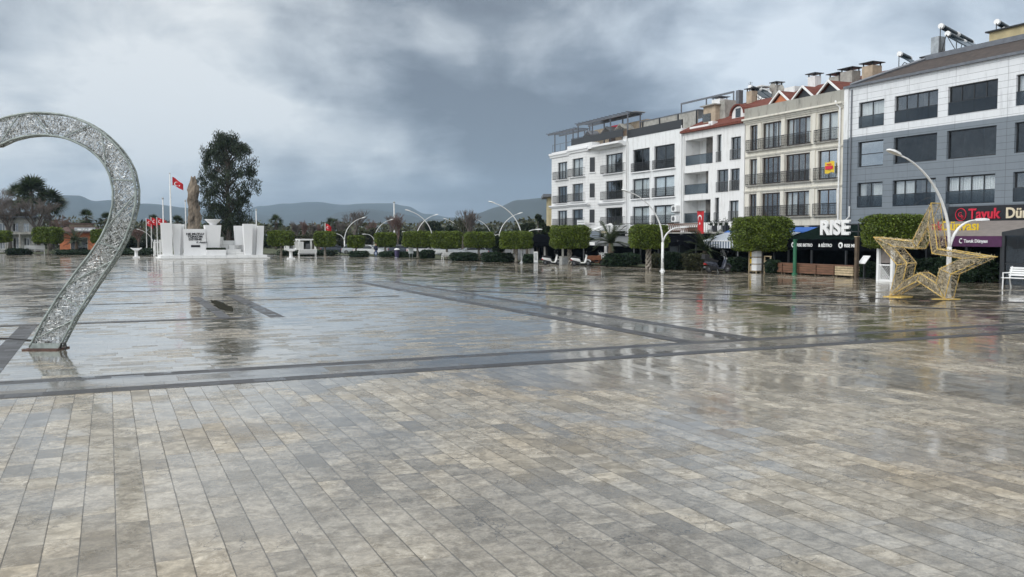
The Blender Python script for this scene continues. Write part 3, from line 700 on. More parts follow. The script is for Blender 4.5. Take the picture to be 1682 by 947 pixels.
for i, x in enumerate((8.2, 12.6, 15.6)):
    M().prism([(x-1.1, 14.6), (x, 15.15), (x+1.1, 14.6), (x+1.1, 14.66), (x, 15.3), (x-1.1, 14.66)], .6, 2.0).build('terrace_sunshade', ('flash', 'greyrail', 'conc')[i], b1)
M().box(11.2, 13.9, 1.9, 1.95, 14.6, 15.5).build('red_terrace_screen', 'signred', b1)
M().box(6.2, 18.2, 2.6, 9, 13.3, 15.6).build('penthouse', 'tan', b1); M().box(10, 11.4, 2.54, 2.6, 13.4, 15.4).build('terrace_door', 'brownf', b1)
# ---- white block with large windows
b2 = fthing('apartment_building', 'plain white apartment block with large black framed windows and a tarpaulin walled roof terrace', 'building', 23.5, 0, 'apartment buildings along the square')
wa = M(); r2 = [(3.95, 5.9), (6.75, 8.85), (9.6, 11.98)]
wall(wa, 18.42, 28.75, 3.6, 13.35, [(x0, x1, a, b) for a, b in r2 for x0, x1 in ((19.5, 22.8), (23.64, 27.36))]); shell(wa, 18.42, 28.75, 0, 13.35, 0, 12)
wa.build('wall', 'white2', b2); rooms(b2, 18.5, 28.7, [3.75, 6.6, 9.45, 12.6], 0)
for i, (a, b) in enumerate(r2):
    for x0, x1 in ((19.5, 22.8), (23.64, 27.36)):
        window(b2, x0, x1, a, b, nv=2, rail='ornate', frame='dark', fw_=.13, shade=.96 if i < 2 else None, g='glassd' if i == 2 else 'glass', curt=.3, railpad=.12, railout=.14)
M().box(18.42, 28.6, -.06, .1, 13.36, 14.2).build('terrace_parapet', 'rail', b2)
M().box(18.2, 28.5, 1.9, 1.96, 13.36, 15.2).build('tarpaulin_wall', 'conc', b2); M().box(17.9, 28.6, 1.85, 6, 15.2, 15.3).build('terrace_roof', 'flash', b2)
boxes('terrace_post', 'rail', b2, [(x-.06, x+.06, 1.78, 1.88, 13.4, 15.2) for x in (18.5, 21.8, 25.2, 28.4)]); shopfront(b2, 18.42, 28.75, 3.6, bays=2)
pipe(b2, 18.6, -.08, 3.6, 13.0); pipe(b2, 28.62, -.08, 3.6, 13.6)
M().box(18.42, 28.75, -.05, 0, 3.3, 3.58).build('string_course', 'marble', b2)
for zz_ in (4.15, 5.15):
    ac = M().box(27.5, 28.35, -.42, -.05, zz_, zz_+.62).build('air_conditioner', 'paint', b2)
    M().disc((27.85, -.425, zz_+.31), (0, 1, 0), .23, .02).build('fan_grille', 'greyrail', ac); M().box(27.45, 28.4, -.40, 0, zz_-.08, zz_-.02).build('bracket', 'greyrail', ac)
# ---- white block with loggias and red roof
b3 = fthing('apartment_building', 'white apartment block with recessed loggias under a red tiled roof', 'building', 33.5, 0, 'apartment buildings along the square')
LG = [(29.05, 33.35, 3.98, 6.2), (29.05, 32.95, 6.75, 8.87), (29.2, 33.58, 9.56, 12.05)]
OT = [(34.0, 34.62, 4.0, 6.3), (36.14, 37.47, 4.07, 5.95), (34.26, 35.94, 6.8, 8.85), (36.24, 37.56, 6.85, 8.82), (34.2, 34.87, 9.6, 12.1), (36.26, 37.67, 9.62, 11.65)]
wa = M(); wall(wa, 28.85, 38.2, 3.6, 12.75, LG+OT); shell(wa, 28.85, 38.2, 0, 12.75, 0, 12)
for a, b, c, d_ in LG:
    wa.q((a, .28, c), (a, .28, d_), (a, 1.7, d_), (a, 1.7, c)); wa.q((b, .28, c), (b, 1.7, c), (b, 1.7, d_), (b, .28, d_))
    wa.q((a, .28, d_), (b, .28, d_), (b, 1.7, d_), (a, 1.7, d_)); wa.q((a, .28, c), (a, 1.7, c), (b, 1.7, c), (b, .28, c))
    wall(wa, a, b, c, d_, [(a+(b-a)*.5, b-.05, c+.05, d_-.28)] if c != 6.75 else [], y=1.7)
wa.build('wall', 'white', b3); rooms(b3, 28.9, 38.15, [3.75, 6.6, 9.45, 12.6], 0, depth=4)
for a, b, c, d_ in LG:
    if c != 6.75: window(b3, a+(b-a)*.5, b-.05, c+.05, d_-.28, y=1.7, nv=2, sill=False, fw_=.1, curt=1)
    M().box(a+.02, b-.02, .05, .065, c+.05, c+.95).build('balcony_glass', 'glassr', b3); M().box(a+.02, b-.02, .03, .09, c+.95, c+.99).build('handrail', 'rail', b3)
for a, b, c, d_ in OT:
    window(b3, a, b, c, d_, nv=1 if b-a < .9 else 2, rail='grey', railout=.08, sill=False, fw_=.1, curt=.3)
q = M()
for i in range(9): q.box(33.68, 34.1, -.035, 0, 9.62+i*.28, 9.62+i*.28+.22)
q.build('quoin', 'marble', b3)
q = M()
q.box(28.7, 38.25, -.35, .1, 12.76, 12.95); q.build('eaves_board', 'redroof', b3)
rf = M(); rf.q((28.7, -.35, 12.96), (38.3, -.35, 12.96), (38.3, 6.5, 16.0), (28.7, 6.5, 16.0)); rf.q((38.3, 13, 12.9), (28.7, 13, 12.9), (28.7, 6.5, 16), (38.3, 6.5, 16)); rf.q((28.7, -.35, 12.96), (28.7, 6.5, 16), (28.7, 13, 12.9)); rf.q((38.3, 6.5, 16), (38.3, -.35, 12.96), (38.3, 13, 12.9))
ro = rf.build('roof', 'redroof', b3)
dm = M().box(30.4, 32.3, 1.2, 4.5, 13.2, 15.2).build('dormer', 'tan', b3); M().box(30.3, 31.6, 1.15, 1.2, 13.75, 14.5).build('dormer_window', 'glassd', dm); M().box(30.2, 32.5, .9, 4.7, 15.2, 15.3).build('dormer_roof', 'conc', dm)
M().box(32.3, 33.1, 1.7, 3.0, 13.2, 15.6).build('chimney', 'conc', b3)
# round-topped dormer
pr = [(35.2, 13.5)]+[(36.1+.9*math.cos(t*PI/10), 13.75+.8*math.sin(t*PI/10)) for t in range(10, -1, -1)]+[(37.0, 13.5)]
dm = M().prism(pr, .9, 4.0).build('round_dormer', 'white', b3); M().box(35.75, 36.45, .86, .895, 13.55, 14.35).build('dormer_window', 'glassd', dm)
M().prism([(35.05, 13.8)]+[(36.1+1.05*math.cos(t*PI/10), 13.8+.95*math.sin(t*PI/10)) for t in range(10, -1, -1)]+[(37.15, 13.8)]+[(36.1+.92*math.cos(t*PI/10), 13.8+.82*math.sin(t*PI/10)) for t in range(0, 11)], .7, 4.2).build('dormer_roof', 'redroof', dm)
M().box(30.0, 33.4, -.1, .2, 13.0, 13.25).build('roof_box', 'paint', b3); M().box(33.0, 33.6, -.1, .5, 13.0, 13.45).build('roof_box', 'paint', b3)
shopfront(b3, 28.85, 38.2, 3.6, bays=2); pipe(b3, 29.0, -.08, 3.6, 12.5)
# ---- beige block
b4 = fthing('apartment_building', 'weathered beige apartment block with brown windows, ornate railings and little gables', 'building', 44.2, 0, 'apartment buildings along the square')
r4 = [(4.38, 6.42), (7.2, 9.48), (10.2, 12.42)]; c4 = [(38.9, 39.95), (40.55, 43.02), (43.5, 46.4), (47.3, 49.4)]
wa = M(); wall(wa, 38.3, 50.1, 3.6, 12.9, [(x0, x1, a, b) for a, b in r4 for x0, x1 in c4]); shell(wa, 38.3, 50.1, 0, 12.9, 0, 12); wa.build('wall', 'beige', b4)
rooms(b4, 38.4, 50.0, [4.1, 6.9, 9.8, 12.7], 0)
for i, (a, b) in enumerate(r4):
    for j, (x0, x1) in enumerate(c4):
        window(b4, x0, x1, a, b, nv=(2, 4, 4, 2)[j], frame='brownf', rail='ornate', railpad=.14, railout=.3, sill='conc', fw_=.09, g='glassb' if j == 3 and i < 2 else 'glass', curt=.55)
    boxes('pilaster', 'beige', b4, [(x-.22, x+.22, -.09, 0, a-.1, b+.1) for x in (40.25, 43.26, 46.85)])
    M().prism([(-.002, b+.14), (-.08, b+.14), (-.14, b+.26), (-.002, b+.26)], 38.3, 50.1, axis='x').build('moulding', 'beige', b4)
cornice(b4, 38.2, 50.1, 12.7, out=.4, h=.32, mat='beige'); M().box(38.25, 50.1, -.1, .25, 13.03, 13.95).build('parapet', 'oldgrey', b4)
rf = M(); rf.q((38.3, .6, 13.2), (50.1, .6, 13.2), (50.1, 6, 16.1), (38.3, 6, 16.1)); rf.q((38.3, 12, 13), (38.3, 6, 16.1), (50.1, 6, 16.1), (50.1, 12, 13)); rf.q((38.3, .6, 13.2), (38.3, 6, 16.1), (38.3, 12, 13)); rf.q((50.1, 6, 16.1), (50.1, .6, 13.2), (50.1, 12, 13)); rf.build('roof', 'redroof', b4)
for x, f_ in ((42.3, 'orange'), (45.1, 'dark'), (48.0, 'dark'), (50.75-1.0, 'dark')):
    if x > 49: continue
    g_ = M().prism([(x-1.0, 13.95), (x+1.0, 13.95), (x, 14.75)], .5, 3.5).build('roof_gable', f_, b4)
    M().prism([(x-1.3, 13.85), (x, 14.85), (x+1.3, 13.85), (x+1.3, 14.0), (x, 15.02), (x-1.3, 14.0)], .2, .34).build('gable_trim', 'paint', g_); M().prism([(x-1.25, 13.9), (x, 14.86), (x+1.25, 13.9), (x+1.25, 13.98), (x, 14.98), (x-1.25, 13.98)], .36, 3.6).build('gable_roof', 'redroof', g_)
chimney(b4, 44.9, 4.2, 13.5, 16.0, 1.1, .9, 'conc'); chimney(b4, 46.3, 4.2, 13.5, 16.2, 1.3, .9, 'conc'); chimney(b4, 48.4, 4.4, 13.5, 16.3, 1.1, 1.0, 'tan')
M().tube([(49.75, -.14, 3.6), (49.75, -.14, 12.6), (49.55, -.3, 12.85), (49.4, -.3, 13.15)], .07, 8).build('downpipe', 'paint', b4)
shopfront(b4, 38.3, 50.1, 3.6, bays=3, pier='conc')
# ---- grey and white panelled block
b5 = fthing('apartment_building', 'modern block clad in white panels over grey panels under a brown shingle roof', 'building', 60, 0, 'apartment buildings along the square')
r5 = [(4.86, 6.72), (7.89, 9.78), (10.8, 12.72)]; c5 = [(51.5, 53.95), (54.9, 58.62), (59.42, 63.14), (64.4, 68.1), (69, 72.6)]
wa = M(); wall(wa, 50.55, 74, 3.6, 10.22, [(x0, x1, a, b) for a, b in r5[:2] for x0, x1 in c5], k=1); wall(wa, 50.55, 74, 10.22, 14.1, [(x0, x1, *r5[2]) for x0, x1 in c5])
shell(wa, 50.55, 74, 0, 14.1, 0, 14, k=1); wa.build('wall', ['whitepanel', 'greypanel'], b5)
M().box(50.12, 50.545, -.12, .6, 3.6, 10.1).build('corner_post', 'greypanel', b5); M().box(50.12, 50.545, -.12, .6, 10.1, 14.0).build('corner_post', 'white2', b5)
rooms(b5, 50.6, 73.9, [4.6, 7.6, 10.5, 13.4], 0)
for i, (a, b) in enumerate(r5):
    for j, (x0, x1) in enumerate(c5):
        kw = dict(nv=2 if j == 0 else 4, rail='glass', fw_=.08, sill=False, railh=.85)
        if i == 1 and j == 0: kw.update(g='glassb', tr=.95, nv=1, curt=0, rail=None)
        elif i == 1: kw.update(g='glassd', curt=0, rail=None, nv=1)
        elif i == 2 and j == 2: kw.update(g='glassd')
        window(b5, x0, x1, a, b, **kw)
rf = M(); e0 = 14.1; rf.q((51.1, -.12, e0), (75, -.12, e0), (75, 3.0, 15.55), (55.0, 3.0, 15.55)); rf.q((51.1, 14, e0), (51.1, -.12, e0), (55, 3, 15.55), (55, 11, 15.55)); rf.q((55, 3, 15.55), (75, 3, 15.55), (75, 11, 15.55), (55, 11, 15.55))
rf.build('roof', 'darkroof', b5)
fl = M(); fl.tube([(50.75, -.14, e0+.06), (54.9, 2.9, 15.6)], .13, 6); fl.box(54.9, 75, 2.85, 3.1, 15.5, 15.85); fl.build('roof_flashing', 'flash', b5)
M().box(50.1, 75, -.22, -.01, 13.95, 14.12).build('eaves_gutter', 'flash', b5)
pipe(b5, 50.85, -.08, 3.8, 13.8, 'flash'); M().tube([(50.0, -.2, 3.5), (50.9, -.12, 4.2), (50.9, -.12, 5)], .06, 8).build('downpipe', 'paint', b5)
shopfront(b5, 50.55, 74, 3.6, bays=5, pier='greypanel')
pent = M().box(58.3, 68, 5.2, 10, 15.5, 17.0).build('penthouse', 'yellow', b5); M().box(58.1, 68.2, 5.0, 10.2, 17.0, 17.1).build('penthouse_roof', 'dark', pent)
M().box(53.0, 53.7, 5.6, 6.3, 15.6, 17.75).build('vent_stack', 'steel', b5)
M().box(52.3, 54.6, 5.2, 6.8, 16.3, 16.4).build('stack_cap', 'dark', b5); M().box(52.8, 54.2, 5.4, 6.6, 15.5, 16.3).build('chimney', 'conc', b5)
# ---- rooftop solar heaters
def solar(label, px, py, y, rows=2, cols=2, L=2.3, zf=15.5, panel=True):
    """stacked black tanks with white ends on a steel stand; (px,py) fixes the near top end on the plane y behind the facade"""
    x, z = F(px, py, y); H_ = z-zf
    r = thing('solar_heater', label, 'solar heater', (*fw(x, y), zf), math.radians(39), 'solar water heaters on the roofs')
    for k in range(rows):
        for i in range(cols):
            zc = H_-.2-k*.62; x0 = i*(L+.25)+k*.1; yc = -k*.45; dz = -.11*L
            t_ = M().tube([(x0, yc, zc+dz*i), (x0+L, yc, zc+dz*(i+1))], .20, 12).build('water_tank', 'solar', r)
            for a, b in ((-.08, .12), (L-.08, L+.08)): M().tube([(x0+a, yc, zc+dz*i+dz*a/L), (x0+b, yc, zc+dz*i+dz*b/L)], .205, 12).build('tank_end', 'paint', t_)
            if panel and k == rows-1:
                M().prism([(yc-.1, zc-.25), (yc-1.5, zc-1.25), (yc-1.5, zc-1.17), (yc-.1, zc-.17)], x0, x0+L, axis='x').build('collector_panel', 'solar', r)
    for i in range(cols+1):
        x0 = i*(L+.25)-.1; s_ = M(); zt = H_-.3-.11*L*i
        s_.tube([(x0, .0, 0), (x0, .0, zt)], .035, 5); s_.tube([(x0, -.45, zt-.6), (x0, 0, 0.1)], .03, 5); s_.tube([(x0, -1.5, 0), (x0, -.45, zt-.62)], .03, 5); s_.build('stand', 'rail', r)
    return r
solar('twin row of black solar tanks with white ends beside the vent stack', 1546, 38, 4.2)
solar('black solar tanks with white ends above the yellow penthouse', 1638, 31, 5.5, 2, 2, 2.2, 17.1, False)
solar('pale solar tanks on the ridge of the red tiled roof', 1232, 139, 6.3, 1, 2, 1.3, 15.9)
solar('small solar tank by the left hip of the brown shingle roof', 1478, 84, 4.2, 1, 1, 1.5, 15.4)
def dish(lab, px, py, y, zf):
    x, z = F(px, py, y); r = fthing('satellite_dish', lab, 'satellite dish', x, y, 'rooftop satellite dishes', zf)
    m = M(); m.lathe([(.02, 0), (.2, .03), (.38, .1), (.44, .16), (.42, .16), (.18, .06)], n=16); m.v = [(x+a, y-.1-c_, z+b) for a, b, c_ in [(p[0], p[1], -p[2]) for p in m.v]]; m.v = [(a, y+(b-y), c_) for a, b, c_ in m.v]
    m.build('reflector', 'conc', r); M().tube([(x, y, zf), (x, y, z)], .03, 6).build('mast', 'rail', r); M().tube([(x, y, z-.2), (x, y-.5, z)], .015, 4).build('feed_arm', 'rail', r)
dish('satellite dish nearest the pale tanks on the red roof', 1268, 143, 6, 15.9); dish('satellite dish farther right on the red roof ridge', 1282, 147, 6, 15.9)
def aerial(lab, px, py, y, zf):
    x, z = F(px, py, y); r = fthing('aerial', lab, 'aerial', x, y, 'rooftop aerials', zf); M().tube([(x, y, zf), (x, y, z)], .025, 5).build('mast', 'rail', r); m = M()
    for k in range(4): m.tube([(x-.35+.05*k, y, z-.1-.14*k), (x+.35-.05*k, y, z-.1-.14*k)], .012, 4)
    m.build('element', 'rail', r)
aerial('thin aerial mast over the satellite dishes', 1283, 136, 6.5, 15.9); aerial('thin aerial by the pale solar tanks', 1233, 134, 6.8, 15.9)
x, z = F(1214, 148, 5.5); M().box(x-.25, x+.25, 5.3, 5.8, 14.5, z).build('chimney', 'flash', b3)
chimney(b3, 31.4, 6.2, 15, 16.9, .8, .7, 'tan'); chimney(b3, 34.8, 6.4, 15.4, 17.0, .7, .7, 'conc'); chimney(b4, 40.2, 6, 15.5, 16.9, .9, .7, 'white')
x0, z0 = F(1118, 170, 3); x1, z1 = F(1205, 157, 3); M().box(x0, x1, 3, 3.1, z0-.12, z0+.06).build('roof_beam', 'flash', b3); boxes('beam_post', 'flash', b3, [(a-.05, a+.05, 3, 3.1, 13.5, z0-.12) for a in (x0+.06, (x0+x1)/2, x1-.06)])
# ---- roof odds and ends behind
bb = fthing('apartment_building', 'white rear block with red roof and white chimneys seen over the tarpaulin terrace', 'building', 21, 14, 'buildings behind the row')
M().box(14, 30, 13, 22, 0, 15.6).build('wall', 'white', bb); rf = M(); rf.q((13.8, 12.8, 15.6), (30.2, 12.8, 15.6), (28, 17, 17.4), (16, 17, 17.4)); rf.q((13.8, 22, 15.6), (13.8, 12.8, 15.6), (16, 17, 17.4)); rf.q((30.2, 12.8, 15.6), (30.2, 22, 15.6), (28, 17, 17.4)); rf.q((30.2, 22, 15.6), (13.8, 22, 15.6), (16, 17, 17.4), (28, 17, 17.4)); rf.build('roof', 'redroof', bb)
chimney(bb, 16.5, 13.6, 15.6, 18.6, 1.5, 1.2, 'white', 'flash'); chimney(bb, 22.5, 14.5, 16, 18.9, 2.2, 1.4, 'white', 'white'); M().box(23.2, 29.5, 13.2, 15, 15.6, 18.2).build('roof_parapet', 'white', bb)
x_, z_ = atD(897, 318, 132)[0], atD(897, 318, 132)[2]
yb_ = thing('apartment_building', 'yellow building with flat dark eaves half hidden behind the far end of the white row', 'building', (x_+4.4, 136, 0), 0, 'buildings behind the row')
M().box(-4, 6, -3, 5, 0, z_-.4).build('wall', 'yellow', yb_); M().box(-4.8, 6.8, -3.8, 5.8, z_-.4, z_).build('roof', 'flash', yb_)
for x in (-2.9, -.6): M().box(x, x+1.2, -3.06, -3.004, 5.2, 6.8).build('window', 'dark', yb_)
ant = M()
# ------------------------------------------------------------------ restaurant fronts
def flag_marks(root, R_, sx=1.0):
    pass
def crescent(cx, cz, r, n=20):
    """crescent outline (a,b) points opening to +x"""
    out = [(cx+r*math.cos(t), cz+r*math.sin(t)) for t in [math.radians(38+284*i/n) for i in range(n+1)]]
    c2 = cx+.25*r; r2 = .8*r
    inn = [(c2+r2*math.cos(t), cz+r2*math.sin(t)) for t in [math.radians(310-260*i/n) for i in range(n+1)]]
    return out+inn
def starpoly(cx, cz, r, rot=PI, n=5, inner=.38):
    return [(cx+(r if i % 2 == 0 else r*inner)*math.cos(rot+PI*i/n), cz+(r if i % 2 == 0 else r*inner)*math.sin(rot+PI*i/n)) for i in range(2*n)]
# black-green canopy with RISE letters
cn = fthing('restaurant_canopy', 'black and green restaurant canopy with white lettering along its valance', 'canopy', 55.5, -6, 'restaurant canopies')
c = M(); X0, X1 = 50.8, 60.2
c.prism([(-6.05, 2.45), (-2.6, 3.45), (-2.6, 3.52), (-6.05, 2.55)], X0, X1, axis='x'); c.build('roof_canvas', 'greenblack', cn)
c = M()
n = 90
for i in range(n):
    xa, xb = X0+(X1-X0)*i/n, X0+(X1-X0)*(i+1)/n
    ya, yb = -6.06-.015*math.sin(i*.9), -6.06-.015*math.sin((i+1)*.9); za, zb = 1.72+.03*abs(math.sin(i*.35)), 1.72+.03*abs(math.sin((i+1)*.35))
    c.q((xa, ya, za), (xb, yb, zb), (xb, yb, 2.5), (xa, ya, 2.5))
va = c.build('valance', 'black', cn)
for x, t in ((51.5, 'RISE BISTRO'), (54.15, '& BİSTRO'), (56.15, 'RISE MEL.'), (58.75, '& BİSTRO')):
    if not t.startswith('&'):
        text(t, 'lettering', 'flagw', .30, cn, (x+.45, -6.12, 1.98), .005, .008)
        M().disc((x+.12, -6.12, 2.1), (0, 1, 0), .2, .03, 16).build('emblem', 'flagw', cn)
        M().prism([(x+.06, 2.0), (x+.18, 2.0), (x+.2, 2.18), (x+.04, 2.18)], -6.16, -6.145).build('emblem_mark', 'black', cn)
    else: text(t, 'lettering', 'flagw', .30, cn, (x, -6.12, 1.98), .005, .008)
boxes('canopy_post', 'rail', cn, [(x-.06, x+.06, -5.98, -5.86, 0, 2.48) for x in (X0+.1, 53.3, 56.6, X1-.1)])
c = M().box(X0, X1, -2.5, -2.45, 0, 3.4); c.box(X0, X0+.05, -5.8, -2.5, 0, 1.7); c.build('back_wall', 'black', cn)
ls = fthing('rooftop_letters', 'big white free standing letters reading RISE on the canopy roof', 'sign letters', 54.5, -5.0)
text('RISE', 'lettering', 'paint', 1.38, ls, (53.75, -5.6, 2.85), .08, .05, sx=1.12)
c = M(); c.box(53.75, 57.5, -5.5, -5.43, 3.0, 3.06); c.box(53.75, 57.5, -5.5, -5.43, 3.5, 3.56)
for x in (54.0, 55.6, 57.2): c.box(x-.03, x+.03, -5.5, -5.43, 2.6, 3.6); c.tube([(x, -5.45, 3.5), (x, -4.3, 3.0)], .03, 5)
c.build('support_frame', 'rail', ls)
# striped awning
st = fthing('striped_awning', 'white and grey striped awning with a blue back edge beside the wide clipped tree', 'awning', 43, -6, 'restaurant canopies')
c = M(); c.prism([(-6.0, 2.3), (-3.2, 3.1), (-3.2, 3.15), (-6.0, 2.35)], 40.4, 49.5, axis='x'); c.build('awning_canvas', 'stripe', st)
M().box(40.4, 49.5, -6.02, -6.0, 1.75, 2.32).build('valance', 'stripe', st); M().box(40.4, 49.5, -6.06, -5.99, 2.3, 2.36).build('front_rail', 'paint', st)
M().prism([(-3.6, 2.98), (-2.6, 3.35), (-2.6, 3.42), (-3.6, 3.07)], 40.2, 50.2, axis='x').build('blue_canvas', 'bluec', st)
boxes('awning_post', 'greyrail', st, [(x-.05, x+.05, -5.95, -5.85, 0, 2.3) for x in (40.6, 45, 49.3)]); M().box(40.4, 49.5, -2.4, -2.35, 0, 3.2).build('back_wall', 'black', st)
# black curved canopy and roof terrace
bc = fthing('black_canopy', 'drooping black fabric canopy below the terrace with the hanging red flag', 'canopy', 36, -6, 'restaurant canopies')
c = M(); n = 24
for i in range(n):
    for j in range(6):
        def P(a, b):
            x = 31.0+9.2*a/n; u = b/6; sag = .28*math.sin(PI*((a*3/n) % 1))
            return (x, -6.6+3.6*u, 2.25+.75*u**.7-sag*.35+.12*math.sin(a*1.1)*(1-u))
        c.q(P(i, j), P(i+1, j), P(i+1, j+1), P(i, j+1))
    c.q((P(i, 0)[0], -6.6, P(i, 0)[2]-.3), (P(i+1, 0)[0], -6.6, P(i+1, 0)[2]-.3), P(i+1, 0), P(i, 0))
c.build('canopy_fabric', 'black', bc); boxes('canopy_post', 'rail', bc, [(x-.06, x+.06, -6.4, -6.28, 0, 2.4) for x in (31.3, 34.3, 37.3, 40)]); M().box(31, 40.2, -2.5, -2.45, 0, 2.9).build('back_wall', 'black', bc)
M().box(32.0, 33.6, -3.6, -2.6, 0, 2.2).build('glass_screen', 'greypanel', bc)
te = fthing('roof_terrace', 'small roof terrace with crossed brown wooden fence and white planters above the black canopy', 'terrace', 36, -3)
M().box(30.5, 40.2, -3.2, -.3, 2.98, 3.1).build('deck', 'conc', te)
c = M()
for i in range(15):
    x = 31.0+i*.32; c.tube([(x, -3.1, 3.1), (x+.3, -3.1, 3.85)], .035, 4); c.tube([(x+.3, -3.06, 3.1), (x, -3.06, 3.85)], .035, 4)
c.box(30.9, 35.9, -3.14, -3.02, 3.82, 3.9); c.build('wooden_fence', 'wood', te)
M().box(33.5, 40.2, -.9, -.8, 3.1, 4.0).build('parapet', 'paint', te)
for i, x in enumerate((37.2, 37.9, 38.6, 39.3)):
    p = M().prism([(x, 3.1), (x+.4, 3.1), (x+.48, 3.65), (x-.08, 3.65)], -3.1, -2.7).build('planter', 'paint' if i % 2 == 0 else 'dark', te)
    m = M(); R = random.Random(i); m.tube([(x+.2, -2.9, 3.6), (x+.2, -2.9, 3.9)], .15, 6)
    for k in range(70): m.leaf((x+.2+R.gauss(0, .18), -2.9+R.gauss(0, .12), 3.85+R.gauss(0, .2)), R, .16, .06)
    m.build('foliage', 'leafd', p)
c = M(); railing(c, 36.3, 40.1, -3.15, 3.1, .9, step=.3); c.build('railing', 'rail', te)
fl = fthing('hanging_flag', 'red flag with white crescent and star hanging vertically over the terrace', 'flag', 36.2, -3.3)
c = M(); n = 10
for i in range(n):
    for j in range(16):
        def P(a, b): return (35.9+.95*a/n, -3.3+.05*math.sin(a*.9+b*.25), 2.95+2.0*b/16)
        c.q(P(i, j), P(i+1, j), P(i+1, j+1), P(i, j+1))
fo = c.build('flag_cloth', 'red', fl)
M().prism([(36.38+b, 4.35+a*-1) for a, b in crescent(0, 0, .28)], -3.40, -3.385).build('crescent', 'flagw', fo); M().prism(starpoly(36.38, 3.86, .14, PI/2), -3.40, -3.385).build('star', 'flagw', fo)
M().box(35.85, 36.95, -3.34, -3.28, 4.95, 5.0).build('flag_rod', 'rail', fl)
# long dark canopies toward the far end
d1 = fthing('black_canopy', 'long low black canopy behind the parked scooters', 'canopy', 15, -7, 'restaurant canopies')
c = M(); c.prism([(-8, 2.0), (-5.5, 2.9), (-3, 2.0), (-3, 2.06), (-5.5, 2.96), (-8, 2.06)], 1.0, 18.5, axis='x'); c.build('roof_canvas', 'black', d1)
M().box(1.0, 18.5, -8.03, -8.0, 1.6, 2.06).build('valance', 'black', d1); boxes('canopy_post', 'conc', d1, [(x-.08, x+.08, -7.9, -7.74, 0, 2.0) for x in (1.2, 5.5, 10, 14, 18.3)]); M().box(1, 18.5, -2.95, -2.9, 0, 2.9).build('back_wall', 'black', d1)
d2 = fthing('grey_awning', 'grey awning with a white sign strip over dark shop windows left of the braided trunk', 'awning', 24, -5, 'restaurant canopies')
M().prism([(-6.0, 2.0), (-3, 2.7), (-3, 2.76), (-6.0, 2.06)], 19.2, 29.6, axis='x').build('awning_canvas', 'greyrail', d2); M().box(19.2, 22.0, -6.06, -6.025, 1.8, 2.12).build('awning_sign', 'paint', d2); M().box(19.2, 29.6, -6.02, -6, 1.75, 2.05).build('valance', 'greyrail', d2)
boxes('awning_post', 'greyrail', d2, [(x-.05, x+.05, -5.95, -5.85, 0, 2.1) for x in (19.4, 24.4, 29.4)]); M().box(19.2, 29.6, -2.4, -2.35, 0, 2.7).build('back_wall', 'black', d2)
tr = fthing('terrace_fence', 'dark terrace railing with folded white sunshade above the grey awning', 'terrace', 22, -2.5)
c = M(); c.box(15.8, 29.8, -3.3, -.3, 2.95, 3.05); railing(c, 20.2, 29.7, -3.2, 3.05, 1.0, step=.25); c.build('railing', 'rail', tr)
M().tube([(15.9, -3.0, 3.35), (19.8, -3.0, 4.0)], [.16, .07], 8).build('folded_sunshade', 'paint', tr); M().box(15.9, 20.0, -3.1, -3.0, 3.05, 3.3).build('terrace_panel', 'signcream', tr)
rs = fthing('round_sign', 'round white sign with a dark ornament above the grey awning', 'sign', 21.5, -3.4)
M().disc((20.6, -3.4, 3.55), (0, 1, 0), .55, .1, 24).build('sign_disc', 'paint', rs); M().prism([(20.45, 3.25), (20.75, 3.25), (20.65, 3.5), (20.8, 3.7), (20.6, 3.9), (20.4, 3.7), (20.55, 3.5)], -3.47, -3.455).build('ornament', 'steel', rs); M().box(20.55, 20.65, -3.38, -3.3, 2.4, 3.1).build('bracket', 'rail', rs)
bs = fthing('shop_sign', 'grey blue sign box with a white top edge beside the clipped tree', 'sign', 13, -3.4)
a_, b_ = F(966, 379, -3.4), F(985, 394, -3.4)
M().box(a_[0], b_[0], -3.5, -3.3, b_[1], a_[1]).build('sign_panel', 'greypanel', bs); M().box(a_[0]-.1, b_[0]+.1, -3.55, -3.25, a_[1], a_[1]+.12).build('sign_trim', 'paint', bs)
text('CAFE', 'lettering', 'flagw', .01, bs, (a_[0], -3.52, b_[1]), .001) if False else None
fb = fthing('balcony_sign', 'small white notice board tied to the lowest bay balcony', 'sign', 9, -1.4)
a_, b_ = F(948, 361, -1.45), F(961, 372, -1.45)
M().box(a_[0], b_[0], -1.47, -1.43, b_[1], a_[1]).build('board', 'paint', fb); m = M()
for i in range(3): m.box(a_[0]+.15, b_[0]-.15, -1.485, -1.472, b_[1]+.2+i*.27, b_[1]+.3+i*.27)
m.build('board_line', 'steel', fb)
ob = fthing('balcony_banner', 'yellow and red banner tied to a beige block balcony', 'banner', 48.6, -.4)
a_, b_ = F(1355, 266, -.36), F(1370, 283, -.36); c = M(); n = 8
for i in range(n):
    def P(a, z): return (a_[0]+(b_[0]-a_[0])*a/n, -.36-.03*math.sin(a*1.3), z-.05*math.sin(a*.8))
    c.q(P(i, b_[1]), P(i+1, b_[1]), P(i+1, a_[1]), P(i, a_[1]), k=0)
c.build('banner_cloth', 'signyellow', ob)
zc_ = (a_[1]+b_[1])/2; m = M(); m.box(a_[0]+.1, b_[0]-.1, -.42, -.405, zc_-.16, zc_+.12); m.box(a_[0]+.25, b_[0]-.25, -.42, -.405, zc_+.2, zc_+.28); m.build('banner_stripe', 'signred', ob)
